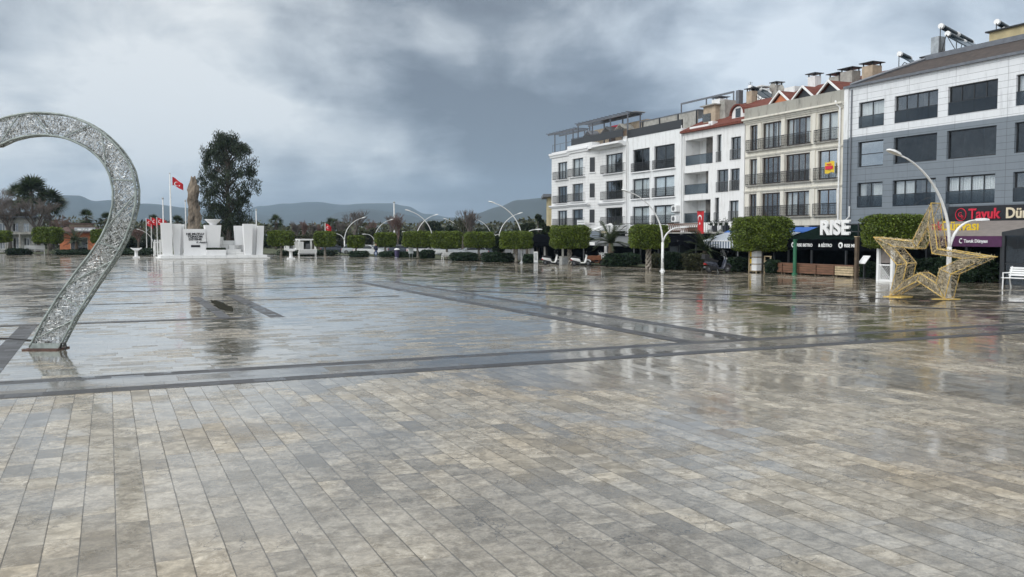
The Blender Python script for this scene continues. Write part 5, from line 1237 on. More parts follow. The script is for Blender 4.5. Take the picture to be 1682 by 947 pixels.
for i, (px, yt) in enumerate(bt):
    D = 175+i*3; bare('bare_tree', ('grey bare tree left end of the group behind the white pavilion', 'second grey bare tree behind the white pavilion', 'grey bare tree behind the right post of the white pavilion', 'reddish bare tree left of the distant red flag', 'bare tree behind the lamp between the two small clipped trees', 'grey bare tree behind the person in dark clothes', 'bare tree behind the lamp with crossing arms')[i], atD(px, 400, D)[0], D, atD(px, yt, D)[2], .6, 60+i, 'twigr' if i % 2 else 'twig', depth=5)
def leafy(name, lab, x, D, zt, hw, seed, mat='leafe', n=3500, size=.4, group='evergreen trees behind the square', z0=.8):
    R = random.Random(seed); r = thing(name, lab, 'tree', (x, D, 0), 0, group); m = M(); nb = 16
    cl = [(R.gauss(0, .42)*hw, R.gauss(0, .42)*hw, z0+(zt-z0)*R.uniform(.15, .88)) for _ in range(nb)]+[(0, 0, zt-hw*.28)]
    for i in range(n):
        c_ = R.choice(cl); rr = hw*.36*(1-.3*(c_[2]/zt)); d_ = Vector((R.gauss(0, 1), R.gauss(0, 1), R.gauss(0, 1))).normalized()*rr*R.uniform(.35, 1)**.6
        m.leaf((c_[0]+d_.x, c_[1]+d_.y, max(.3, c_[2]+d_.z)), R, size*R.uniform(.6, 1.4), size*.5)
    m.build('crown', mat, r); m = M(); m.tube([(0, 0, 0), (.05, 0, zt*.5), (0, .05, zt*.85)], [.25, .17, .05], 8)
    for c_ in cl[:8]: m.tube([(0, 0, zt*.3), (c_[0]*.5, c_[1]*.5, c_[2]*.75), c_], [.1, .06, .02], 4)
    m.build('trunk', 'bark', r); return r
LT = [(8, 352, 185, 40, 'olive', 'olive green tree behind the broad bare tree at the left edge'), (40, 348, 190, 40, 'leafd', 'green tree behind the tallest palm at the left'), (88, 366, 185, 30, 'olive', 'green tree left of the orange kiosk roof'), (884, 352, 112, 24, 'leafe', 'dark evergreen tree at the far end of the white row'), (900, 372, 110, 16, 'leafd', 'green bush like tree touching the first white block'), (866, 366, 120, 20, 'leafe', 'dark evergreen left of the tallest evergreen near the white row'), (846, 376, 140, 26, 'leafd', 'low evergreen behind the lamp before the black canopy'), (800, 374, 150, 30, 'leafe', 'evergreen under the slender bare tree'), (738, 370, 150, 26, 'leafe', 'evergreen behind the dark clipped tree'), (712, 362, 165, 22, 'leafe', 'dark pointed evergreen behind the crossing lamps'), (690, 376, 150, 26, 'olive', 'olive tinted tree behind the crossing lamps'), (660, 378, 160, 26, 'leafe', 'low dark tree behind the pale notice panel'), (612, 374, 160, 26, 'olive', 'olive tinted tree behind the person in dark clothes'), (560, 378, 165, 26, 'olive', 'olive tinted tree behind the right arm lamp'), (530, 384, 168, 22, 'hedgeb', 'low yellowish tree behind the white pavilion'), (500, 386, 170, 24, 'hedgeb', 'yellowish tree left behind the white pavilion'), (470, 384, 170, 24, 'leafe', 'dark low tree right of the monument'), (430, 388, 170, 22, 'leafd', 'low tree directly behind the right slabs'), (340, 382, 170, 24, 'olive', 'tree behind the stone shard'), (240, 385, 160, 30, 'leafe', 'dark tree left of the monument behind the fence boards'), (205, 390, 165, 30, 'leafd', 'low tree between kiosk and monument'), (-20, 384, 170, 36, 'leafe', 'dark tree at the far left edge'), (760, 384, 135, 22, 'leafd', 'dark tree between two middle clipped trees'), (816, 388, 110, 16, 'leafd', 'narrow dark tree between the two clipped trees beside the lamp')]
for i, (px, yt, D, wpx, mt, lab) in enumerate(LT):
    leafy('evergreen_tree', lab, atD(px, 400, D)[0], D, atD(px, yt, D)[2], wpx*D/FPX*.72, 100+i, mt, n=6000, size=.45)
# far wood behind everything: nobody could count it
m = M(); R = random.Random(77)
for i in range(26000):
    px = R.uniform(-250, 900); D = R.uniform(195, 225); x = atD(px, 400, D)[0]; top = 6.0+2.2*mnoise.noise(Vector((x*.05, 0, 3)))+1.2*mnoise.noise(Vector((x*.2, 2, 3)))
    m.leaf((x, D, max(1, top)*R.random()**1.4), R, 1.0, .5)
tag(m.build('far_wood', 'olive'), kind='stuff')
# the big dark tree by the monument
D = 136; bx = atD(376, 400, D)[0]
bt_ = thing('evergreen_tree', 'tall dark feathery evergreen standing alone behind the monument', 'tree', (bx, D, 0), 0)
k_ = D/FPX; R = random.Random(8); m = M(); cl = []
prof = [(395, 42), (380, 34), (365, 38), (350, 40), (335, 44), (320, 48), (305, 52), (290, 54), (275, 52), (262, 48), (250, 42), (241, 30), (234, 17)]
for yt, hw in prof:
    for j in range(21):
        z = CH+(388-yt+R.uniform(-9, 9))*k_; a = R.uniform(0, 2*PI); rr = hw*k_*math.sqrt(R.uniform(.08, 1))*R.uniform(.8, 1.06)
        cl.append((rr*math.cos(a), rr*math.sin(a)*.8, max(2.3, z), R.uniform(.5, 1.0)))
cl += [(-.9, 0, CH+153*k_, .5), (-.55, 0, CH+156*k_, .35), (1.0, 0, CH+146*k_, .5), (2.6, 0, CH+140*k_, .5), (-2.8, 0, CH+136*k_, .5)]
lb = M(); lb.tube([(0, 0, 0), (.1, 0, 4), (-.1, 0, 9), (.1, 0, 13), (-.6, 0, 16)], [.42, .36, .28, .16, .05], 10)
for x, y, z, s_ in cl:
    for i in range(95):
        d_ = Vector((R.gauss(0, 1), R.gauss(0, 1), R.gauss(0, 1))).normalized()*s_*R.uniform(.1, 1)**.7
        m.leaf((x+d_.x, y+d_.y, z+d_.z*1.25), R, R.uniform(.3, .55), .11, d=(d_.x*.5+R.gauss(0, .25), d_.y*.5+R.gauss(0, .25), .7+R.gauss(0, .35)))
    if R.random() < .55: lb.tube([(0, 0, max(1.8, z-1.6-R.random())), (x*.55, y*.55, z-.5), (x, y, z)], [.09, .05, .02], 4)
m.build('crown', 'leafe', bt_); lb.build('trunk', 'bark', bt_)
# ------------------------------------------------------------------ monument
MD = 110.0; mo_w = G(353, 424.3); mk_ = MD/FPX
def mx(px): return (px-353)*mk_/1.048
def mz(y): return CH+(388-y)*mk_
mon = thing('monument', 'white marble monument of tapering slabs with bowl, plinth and black inscription', 'monument', mo_w, A)
M().box(mx(266), mx(441), -.1, 7.5, 0, mz(419)).build('platform', 'marblej', mon); B0 = mz(419)
M().box(mx(262), mx(445), -.6, 8, 0, .12).build('step', 'marblej', mon)
def slab(t0, t1, b0, b1, yt, y0, y1): return M().prism([(mx(b0), B0), (mx(b1), B0), (mx(t1), mz(yt)), (mx(t0), mz(yt))], y0, y1).build('slab', 'marble', mon)
slab(267.3, 285.6, 270.7, 283.7, 366.2, .6, 1.5); slab(285.9, 300.5, 289, 297.5, 367.4, 1.2, 2.2)
M().prism([(mx(297.6), B0), (mx(303), B0), (mx(307.5), mz(367.8)), (mx(300.7), mz(367.8))], 2.3, 3.2).build('slab', 'marble', mon)
slab(390, 405, 392, 406, 370, 2.2, 3.0); slab(402.2, 418.5, 404.7, 416.3, 367, .5, 1.5); slab(419, 427.6, 416.8, 424, 367.4, 1.6, 2.6); slab(427.8, 438.6, 424.3, 435.6, 370, .9, 1.8)
M().box(mx(303.6), mx(340), 1.0, 1.7, B0, mz(375.8)).build('inscription_wall', 'marble', mon)
for t, y, s in (('NE MUTLU', 385.4, .46), ('TÜRKÜM', 389.8, .46), ('DİYENE', 394.2, .46)):
    text(t, 'lettering', 'signblack', .34, mon, (mx(322.5), .97, mz(y)), .02, .012, align='CENTER', sx=1.25)
text('K. Atatürk', 'signature', 'signblack', .30, mon, (mx(333), .97, mz(399)), .02, .004, align='CENTER', shear=.4)
M().box(mx(315.6), mx(330.4), .95, .996, mz(405.6), mz(402.2)).build('plaque', 'signblack', mon)
M().prism([(mx(343), mz(407)), (mx(362.5), mz(407)), (mx(366.4), mz(369.2)), (mx(339), mz(369.2))], 1.1, 3.0).build('plinth', 'marble', mon)
M().box(mx(340.3), mx(372.4), .3, 3.2, B0, mz(410)).build('planter', 'marble', mon); fp = M(); R = random.Random(4)
for i in range(900): fp.leaf((R.uniform(mx(340.5), mx(372)), R.uniform(.4, 1.0), mz(410)+R.uniform(0, .24)), R, .16, .08)
fp.box(mx(340.5), mx(372.2), .4, 3.0, mz(410)-.05, mz(410)+.02); fp.build('planter_plants', 'leafd', mon)
xc = mx(353.8); M().lathe([(.35, 0), (.45, .08), (.42, .16), (.62, .3), (.92, .62), (1.0, .66), (.98, .72), (.85, .66)], c=(xc, 2.0, mz(369.2)), n=28).build('bowl', 'marble', mon)
st_ = M()
for i, (a, b, yt) in enumerate(((366, 373, 389), (372.6, 404, 395), (366, 380, 402), (380.2, 404, 402.5), (372.6, 400, 409), (376, 404, 414))): st_.box(mx(a), mx(b), 3.4-i*.4, 4.3-i*.4, B0, mz(yt))
st_.build('stepped_wall', 'marblej', mon)
pp = thing('flagpole', 'tall white flagpole with a small red flag left of the monument', 'flagpole', atD(281.5, 400, 114)[:2], A)
zt = atD(281.5, 285.5, 114)[2]; M().tube([(0, 0, 0), (0, 0, zt)], [.16, .07], 10).build('pole', 'paint', pp); M().lathe([(.02, zt), (.12, zt+.1), (.02, zt+.2)], n=10).build('finial', 'steel', pp); M().lathe([(.3, 0), (.3, .3), (.18, .35)], n=12).build('base', 'marble', pp)
k = 114/FPX; c = M(); n = 10
def FP(a, b): # a along fly, b along hoist
    t = a/n; return (.28+1.28*t+.0*b, .12*math.sin(t*6), zt-.35-1.05*(b/6)*(1-.25*t)-.95*t**1.3+.05*math.sin(t*8))
for i in range(n):
    for j in range(6): c.q(FP(i, j), FP(i+1, j), FP(i+1, j+1), FP(i, j+1))
fl = c.build('flag_cloth', 'red', pp); M().prism([(.72+a, zt-1.22+b) for a, b in crescent(0, 0, .26)], -.16, -.14).build('crescent', 'flagw', fl); M().prism(starpoly(1.08, zt-1.45, .13), -.16, -.14).build('star', 'flagw', fl)
for px, y, D, lab in ((267.3, 327, 118, 'bare white pole at the left edge of the monument'), (304.5, 331, 120, 'bare white pole between the flagpole and the stone shard'), (420.7, 346, 116, 'slim white pole behind the right monument slabs'), (647.3, 333, 175, 'tall white mast standing far behind the middle clipped trees')):
    p_ = atD(px, y, D); r = thing('mast', lab, 'pole', (p_[0], D, 0), 0, 'white poles'); w_ = .07 if D < 150 else .13
    M().tube([(0, 0, 0), (0, 0, p_[2])], [w_*1.4, w_], 8).build('pole', 'lampw', r); M().lathe([(w_*1.6, p_[2]), (w_*2, p_[2]+.15), (.02, p_[2]+.3)], n=8).build('finial', 'steel', r)
for (px, y, D, lab) in ((240, 358, 150, 'red flag on a pole nearest the ring ornament'), (248, 356, 150, 'second red flag from the ring ornament, left of the monument'), (257.5, 356, 150, 'third red flag left of the monument above the fence boards'), (264, 358, 152, 'red flag touching the left monument slab'), (534, 366, 160, 'distant red flag above the clipped tree right of the white pavilion')):
    p_ = atD(px, y, D); r = thing('flagpole', lab, 'flagpole', (p_[0], D, 0), 0, 'small red flags'); zt = p_[2]
    M().tube([(0, 0, 0), (0, 0, zt)], [.09, .06], 8).build('pole', 'paint', r); c = M()
    for i in range(6):
        for j in range(3):
            def P(a, b): return (.05+.17*a, .12*math.sin(a*1.1+b*.4), zt-.1-.38*b-.04*a*a*.4)
            c.q(P(i, j), P(i+1, j), P(i+1, j+1), P(i, j+1))
    f_ = c.build('flag_cloth', 'red', r); M().prism([(.5+a, zt-.75+b) for a, b in crescent(0, 0, .22, 10)], -.16, -.14).build('crescent', 'flagw', f_)
# stone shard
D = 119; p_ = atD(318, 400, D); k = D/FPX; sh = thing('stone_shard', 'tall rough brown stone shard rising behind the white inscription wall', 'standing stone', (p_[0], D, 0), .3)
m = M(); zs = CH+96*k; rows = 40; cols = 18
for i in range(rows+1):
    t = i/rows; z = zs*t; wx = (.98*(1-t)**.55*.55+.36*(1-t**6)+.06); wx = .95-.33*t-.5*max(0, t-.9)*8*.75
    for j in range(cols):
        a = 2*PI*j/cols; nz = 1+.42*mnoise.fractal(Vector((math.cos(a)*1.6, math.sin(a)*1.6, z*.8)), 1, 2, 5)+.08*(R.random()-.5)
        m.v.append((wx*math.cos(a)*nz+.12*t-.25*max(0, t-.85), wx*.8*math.sin(a)*nz, z+(.25*math.sin(a*2) if i == rows else 0)))
for i in range(rows):
    for j in range(cols): m.f.append((i*cols+j, i*cols+(j+1) % cols, (i+1)*cols+(j+1) % cols, (i+1)*cols+j)); m.k.append(0)
m.f.append(tuple(rows*cols+j for j in range(cols))); m.k.append(0); m.build('stone', 'rock', sh)
M().box(-1.6, 1.6, -1.3, 1.3, 0, .5).build('base', 'marble', sh)
fb = thing('board_fence', 'short fence of upright white boards against the left monument slab', 'fence', G(260, 420), A)
m = M()
for i in range(4): x = -.52+i*.33; m.box(x, x+.22, -.03, .03, .05, 2.25)
m.build('board', 'paint', fb); m = M(); m.box(-.55, .72, .031, .08, .5, .6); m.box(-.55, .72, .031, .08, 1.8, 1.9); m.build('rail', 'paint', fb)
# ------------------------------------------------------------------ ring ornament
AD = 21.5; ak = AD/FPX
def aw_(px, y): p = atD(px, y, AD); return (p[0], p[2])
OUT = [(101, 566), (127, 519), (159, 469.5), (190.6, 424), (208, 392), (219, 362), (225.5, 335), (226, 310), (220, 281), (210.5, 262), (200, 247), (185, 231), (168, 216), (148, 203.5), (127, 194.5), (104, 188.5), (82, 186), (58, 185.5), (36, 188), (17, 192), (0, 197.5)]
INN = [(52, 571), (72.6, 528.5), (97.6, 487.7), (127, 447), (150, 418), (168, 391), (181, 364), (188, 337), (188.5, 312), (184, 290), (177, 274.5), (168, 262), (156, 250.5), (144, 242), (130, 235), (115, 228.5), (98, 224.3), (80, 222), (63.5, 222), (45, 224), (22, 229.5), (0, 240)]
o2 = [aw_(*p) for p in OUT]; i2 = [aw_(*p) for p in INN]; ax_ = aw_(-4, 300)[0]
o2[0] = (o2[0][0], .06); i2[0] = (i2[0][0], .06)
ox = (o2[0][0]+i2[0][0])/2
arch = thing('ring_ornament', 'big looping light ornament filled with silver tinsel, standing on a rusty foot plate', 'light ornament', (ox, AD, 0), 0, off=(ox, AD, 0))
def resample(P, n):
    d = [0]
    for a, b in zip(P, P[1:]): d.append(d[-1]+math.hypot(b[0]-a[0], b[1]-a[1]))
    out = []
    for i in range(n+1):
        s_ = d[-1]*i/n
        for j in range(len(P)-1):
            if d[j] <= s_ <= d[j+1]+1e-9:
                t = (s_-d[j])/(d[j+1]-d[j]); out.append((P[j][0]+(P[j+1][0]-P[j][0])*t, P[j][1]+(P[j+1][1]-P[j][1])*t)); break
    return out
full_o = o2+[(2*ax_-a, b) for a, b in reversed(o2)]; full_i = i2+[(2*ax_-a, b) for a, b in reversed(i2)]
NS = 160; fo = resample(full_o, NS); fi = resample(full_i, NS)
DP = .10
for P in (fo, fi):
    for s_ in (-1, 1): M().tube([(a, AD+s_*DP, b) for a, b in P], .027, 6).build('frame_tube', 'galv', arch, smooth=True)
m = M()
for i in range(0, NS+1, 8):
    for P in (fo, fi): m.tube([(P[i][0], AD-DP, P[i][1]), (P[i][0], AD+DP, P[i][1])], .012, 5)
for i in range(2, NS-4, 8):
    a, b = (fo, fi) if (i//8) % 2 else (fi, fo)
    for s_ in (-1, 1): m.tube([(a[i][0], AD+s_*DP, a[i][1]), (b[i+5][0], AD+s_*DP, b[i+5][1])], .016, 5)
m.build('brace', 'galv', arch)
m = M(); R = random.Random(12)
for i in range(17000):
    s_ = R.uniform(0, NS-1); j = int(s_); t = s_-j; a = Vector(fo[j]).lerp(Vector(fo[j+1]), t); b = Vector(fi[j]).lerp(Vector(fi[j+1]), t)
    p = a.lerp(b, R.uniform(.08, .92)); rad = (a-b).normalized(); tan = Vector((-rad.y, rad.x)); L = R.uniform(.03, .12)
    d_ = (rad if R.random() < .6 else tan)*L+Vector((R.gauss(0, .02), R.gauss(0, .02))); y = AD+R.choice((-1, 1))*DP*R.uniform(.55, 1.0)
    m.stick((p.x-d_.x/2, y, p.y-d_.y/2), (p.x+d_.x/2, y+R.gauss(0, .02), p.y+d_.y/2), R.uniform(.006, .012), R, k=0 if R.random() < .84 else 1)
for side in (fo, fi):
    for i in range(2200):
        j = R.randrange(NS); p = Vector(side[j]).lerp(Vector(side[j+1]), R.random()); m.stick((p.x, AD+R.uniform(-DP, DP), p.y), (p.x+R.gauss(0, .015), AD+R.uniform(-DP, DP), p.y+R.gauss(0, .015)), R.uniform(.008, .014), R, k=R.choice((0, 1)))
m.build('tinsel_filling', ['silver', 'silverd'], arch)
for s_ in (0, 1):
    m = M(); a, b = fi[0][0], fo[0][0]
    if s_: a, b = 2*ax_-b, 2*ax_-a
    m.box(a-.08, b+.05, AD-.3, AD+.3, 0, .03); m.build('foot_plate', 'rustiron', arch)
    M().prism([(a+.02, .035), (b-.02, .035), (b+.05, .16), (a+.09, .16)], AD-DP-.03, AD-DP-.022).build('gusset_plate', 'galv', arch)
lp = [(fo[0][0]+.02, AD-.1, .03), (fo[0][0]+.06, AD-.12, .16), (fo[0][0]+.16, AD-.14, .17), (fo[0][0]+.19, AD-.15, .06), (fo[0][0]+.15, AD-.16, -.0)]
M().tube(lp, .022, 6).build('loose_cable', 'cable', arch)
cb_ = M(); g0 = (ox-.2, AD+.6); cb_.tube([(ox-.15, AD+.2, .03), (ox-.6, AD+1.4, .015), (ox-2.2, AD+2.2, .015), (ox-5.0, AD+2.35, .015), (ox-10, AD+2.3, .015)], .02, 6)
tag(cb_.build('power_cable', 'cable'), 'black cable lying on the paving behind the foot of the silver ornament', 'cable')
# ------------------------------------------------------------------ golden star
sA_, sB_ = Vector(G(1455, 487.0)), Vector(G(1550, 492.3)); sdir = (sB_-sA_).normalized(); sn = Vector((sdir.y, -sdir.x))
sc_ = (sA_+sB_)/2; crp = lambda x, y: (1420+x*.2006, 320+y*.2006)
def SP(x, y):
    r_ = ray(*crp(x, y)); o_ = Vector((r_[0], r_[1])); t = sc_.dot(sn)/o_.dot(sn); P = o_*t; return ((P-sc_).dot(sdir), r_[2]*t+CH)
so_ = [SP(*q) for q in ((545, 65), (598, 442), (1015, 508), (705, 648), (655, 858), (432, 702), (205, 828), (268, 572), (75, 345), (390, 380))]
mz_ = min(z for _, z in so_); so_ = [(a, max(.05, z)) if z > .3 else (a, .05) for a, z in so_]
ccx = sum(a for a, _ in so_)/10; ccz = sum(z for _, z in so_)/10
si_ = [(ccx+(a-ccx)*f_, ccz+(z-ccz)*f_) for (a, z), f_ in zip(so_, (.60, .62)*5)]
star = thing('star_ornament', 'large golden wire star ornament filled with tinsel in front of the restaurants', 'light ornament', (sc_.x, sc_.y, 0), math.atan2(sdir.y, sdir.x))
SD = .8
for P in (so_, si_):
    for y in (0, SD): M().tube([(a, y, z) for a, z in P], .028, 6, closed=True).build('frame_rope', 'gold', star)
m = M()
for P in (so_, si_):
    for i in range(10):
        m.tube([(P[i][0], 0, P[i][1]), (P[i][0], SD, P[i][1])], .022, 5)
for i in range(10): m.tube([(so_[i][0], 0, so_[i][1]), (si_[i][0], 0, si_[i][1])], .02, 5)
m.build('brace', 'gold', star)
m = M(); R = random.Random(9)
def lerp2(a, b, t): return (a[0]+(b[0]-a[0])*t, a[1]+(b[1]-a[1])*t)
for i in range(6800):
    j = R.randrange(10); j2 = (j+1) % 10; t = R.random(); a = lerp2(so_[j], so_[j2], t); b = lerp2(si_[j], si_[j2], t)
    u_ = R.random()
    if u_ < .55: q_ = lerp2(a, b, R.random()); y = R.gauss(0, .02)
    elif u_ < .68: q_ = lerp2(a, b, R.random()); y = SD+R.gauss(0, .02)
    elif u_ < .84: q_ = a; y = R.uniform(0, SD)
    else: q_ = b; y = R.uniform(0, SD)
    d_ = Vector((b[0]-a[0], 0, b[1]-a[1])).normalized()*R.uniform(.03, .1) if R.random() < .5 else Vector((R.gauss(0, .04), R.gauss(0, .04), R.gauss(0, .05)))
    m.stick((q_[0]-d_.x, y-d_.y, q_[1]-d_.z), (q_[0]+d_.x, y+d_.y, q_[1]+d_.z), R.uniform(.008, .018), R, k=R.choice((0, 0, 0, 0, 1)))
m.build('tinsel_filling', ['goldt', 'silverd'], star)
M().box(so_[6][0]-.25, so_[6][0]+.6, -.1, SD+.1, 0, .03).build('foot_plate', 'gold', star); M().box(so_[4][0]-.5, so_[4][0]+.25, -.1, SD+.1, 0, .03).build('foot_plate', 'gold', star)
# ------------------------------------------------------------------ kiosk and house on the left
KD = 140.0; kk = KD/FPX; kx = lambda px: (px-128)*kk/1.08; kz = lambda y: CH+(388-y)*kk
ki = thing('kiosk', 'orange kiosk with a brown hipped roof and dark glass door', 'kiosk', G(128, 416.5), A*.6)
m = M(); wall(m, kx(99), kx(157), 0, kz(381), [(kx(117), kx(144), 0, kz(390))], t=.3); shell(m, kx(99), kx(157), 0, kz(381), 0, 5); m.build('wall', 'orange', ki)
M().box(kx(116), kx(117), -.05, .2, 0, kz(389)).build('door_frame', 'tan', ki); M().box(kx(144), kx(145), -.05, .2, 0, kz(389)).build('door_frame', 'tan', ki); M().box(kx(116), kx(145), -.06, .2, kz(390), kz(389)).build('door_frame', 'tan', ki)
M().q((kx(117), .15, 0), (kx(144), .15, 0), (kx(144), .15, kz(390)), (kx(117), .15, kz(390))).build('door_glass', 'glassd', ki); M().box(kx(130)-.05, kx(130)+.05, .08, .14, 0, kz(390)).build('door_mullion', 'dark', ki); M().box(kx(100), kx(156), 4, 4.1, 0, 3).build('interior', 'room', ki)
x0, x1 = kx(91), kx(166); ze, zr = kz(380), kz(371.5)
m = M(); m.q((x0, -1, ze), (x1, -1, ze), (kx(150), 1.6, zr), (kx(108), 1.6, zr)); m.q((x0, 6, ze), (x0, -1, ze), (kx(108), 1.6, zr), (kx(108), 3.4, zr)); m.q((x1, -1, ze), (x1, 6, ze), (kx(150), 3.4, zr), (kx(150), 1.6, zr)); m.q((x1, 6, ze), (x0, 6, ze), (kx(108), 3.4, zr), (kx(150), 3.4, zr)); m.q((x0, -1, ze-.02), (x0, 6, ze-.02), (x1, 6, ze-.02), (x1, -1, ze-.02)); m.build('roof', 'brownroof', ki)
M().box(x0, x1, -1.06, -1.0, ze-.22, ze+.02).build('fascia', 'brownroof', ki)
l_ = M().box(kx(111), kx(148), 1.7, 3.3, zr-.1, kz(367.6)).build('roof_lantern', 'tan', ki); M().box(kx(108), kx(151), 1.3, 3.7, kz(367.6), kz(366)).build('lantern_roof', 'brownroof', l_)
sg_ = M().box(kx(126), kx(160), -1.2, -1.08, kz(379.5), kz(373.5)).build('sign_panel', 'steel', ki); m = M(); R = random.Random(2)
for i in range(3): m.box(kx(131+i*9), kx(131+i*9)+.55, -1.22, -1.205, kz(377.8), kz(375.4))
m.build('sign_mark', 'flagw', sg_)
gh = thing('house', 'grey two storey house with a balcony slab behind the left bare trees', 'house', G(26, 414.5), A*.6)
gx = lambda px: (px-26)*150/FPX; gz = lambda y: CH+(388-y)*150/FPX
m = M(); ops = [(gx(p), gx(p+9), gz(a), gz(b)) for p in (-14, 2, 22, 38) for a, b in ((380, 366), (409, 390))]; wall(m, gx(-24), gx(55), 0, gz(357), ops); shell(m, gx(-24), gx(55), 0, gz(357), 0, 6); m.build('wall', 'stone', gh)
rooms(gh, gx(-23), gx(54), [.1, gz(384), gz(358)], 0)
for o_ in ops: window(gh, *o_, nv=2, frame='paint', sill=False, curt=.3)
M().box(gx(14), gx(57), -1.6, -.01, gz(384.5), gz(381)).build('balcony_slab', 'conc', gh); m = M(); railing(m, gx(14), gx(57), -1.5, gz(381), .9, step=.3); m.build('balcony_railing', 'greyrail', gh)
for px in (15, 36, 56): M().box(gx(px)-.12, gx(px)+.12, -1.55, -1.3, 0, gz(384.5)).build('column', 'conc', gh)
M().box(gx(-26), gx(57), -.6, 6.5, gz(357), gz(355)).build('roof', 'flash', gh)
# ------------------------------------------------------------------ white pavilion, panels, boxes
pv_ = thing('pavilion_frame', 'white square post pavilion frame behind the bench between two clipped trees', 'pavilion', G(505, 418.5), A)
w_ = 26*131/FPX/2; ht = CH+(388-394.5)*131/FPX; m = M()
for x in (-w_, w_):
    for y in (0, 3): m.box(x-.12, x+.12, y-.12, y+.12, 0, ht)
m.box(-w_, w_, -.12, .12, ht, ht+.22); m.box(-w_, w_, 2.88, 3.12, ht, ht+.22); m.box(-w_-.12, -w_+.12, .12, 2.88, ht, ht+.22); m.box(w_-.12, w_+.12, .12, 2.88, ht, ht+.22); m.build('frame', 'paint', pv_)
M().box(-w_+.2, 0, 2.7, 2.75, .2, ht-.2).build('curtain', 'curtain', pv_); M().box(.3, w_-.2, 2.6, 2.65, .2, ht-.5).build('dark_screen', 'greyrail', pv_)
pv2 = dup(pv_, 'smaller white post frame left of the white pavilion', (*G(481, 418.5), 0), A, (.55, 1, .95)); pv_['group'] = pv2['group'] = 'white pavilion frames'
nb_ = thing('notice_panel', 'pale notice panel on two thin posts in front of the clipped tree', 'notice board', G(675, 424), A)
k = G(675, 424)[1]/FPX; m = M(); m.box(-4*k, 4*k, -.05, .05, CH+(388-416)*k, CH+(388-404)*k); m.build('panel', 'paint', nb_)
M().box(-3.6*k, 3.6*k, -.062, -.052, CH+(388-415.4)*k, CH+(388-404.7)*k).build('poster', 'blind', nb_); m = M(); m.box(-3*k, -3*k+.07, -.03, .03, 0, .7); m.box(3*k-.07, 3*k, -.03, .03, 0, .7); m.build('post', 'steel', nb_)
ts = thing('totem_sign', 'narrow white totem sign at the left end of the black canopy', 'sign', G(880, 432), A*.3)
k = G(880, 432)[1]/FPX; hh = CH+(388-412.8)*k; M().box(-3.3*k, 3.3*k, -.06, .06, .12, hh).build('panel', 'paint', ts); M().box(-3.6*k, 3.6*k, -.2, .2, 0, .12).build('base', 'steel', ts)
m = M()
for i in range(3): m.box(-2.2*k+i*1.5*k, -1.2*k+i*1.5*k, -.07, -.062, hh*.25, hh*.9)
m.build('stripe', 'steel', ts)
cb1 = thing('cabinet', 'weathered grey box cabinet beside the forked trunk', 'cabinet', G(927, 435), A)
M().box(-.42, .42, -.3, .3, .06, .78).build('body', 'stone', cb1); M().box(-.45, .45, -.33, .33, .78, .84).build('lid', 'conc', cb1); M().box(-.4, .4, -.28, .28, 0, .06).build('base', 'conc', cb1); M().box(-.36, .36, -.312, -.301, .12, .7).build('door', 'steel', cb1)
cb2 = thing('cabinet', 'tall white utility cabinet on a pale plinth left of the low hedge', 'cabinet', G(992, 435), A)
M().box(-.38, .38, -.25, .25, .2, 1.12).build('body', 'paint', cb2); M().box(-.42, .42, -.29, .29, 1.12, 1.17).build('lid', 'paint', cb2); M().box(-.36, .36, -.23, .23, 0, .2).build('plinth', 'conc', cb2); M().box(-.32, -.01, -.262, -.251, .26, 1.06).build('door', 'flagw', cb2); M().box(.01, .32, -.262, -.251, .26, 1.06).build('door', 'flagw', cb2)
bn = thing('litter_bin', 'purple litter bin with a pale top beside the hedge', 'litter bin', G(652, 423), A)
M().lathe([(.26, .05), (.32, .95), (.34, 1.0)], n=14).build('bin', 'binp', bn); M().lathe([(.35, 1.0), (.33, 1.12), (.12, 1.2)], n=14).build('lid', 'paint', bn); M().lathe([(.3, 0), (.3, .05)], n=14).build('base', 'steel', bn)
dr = M(); dr.lathe([(.22, .0), (.22, .012), (.15, .014)], n=18); tag(dr.build('drain_cover', 'rustiron', loc=(*G(1518, 494), .004)), 'small round metal lid on the paving at the foot of the golden star', 'drain cover')
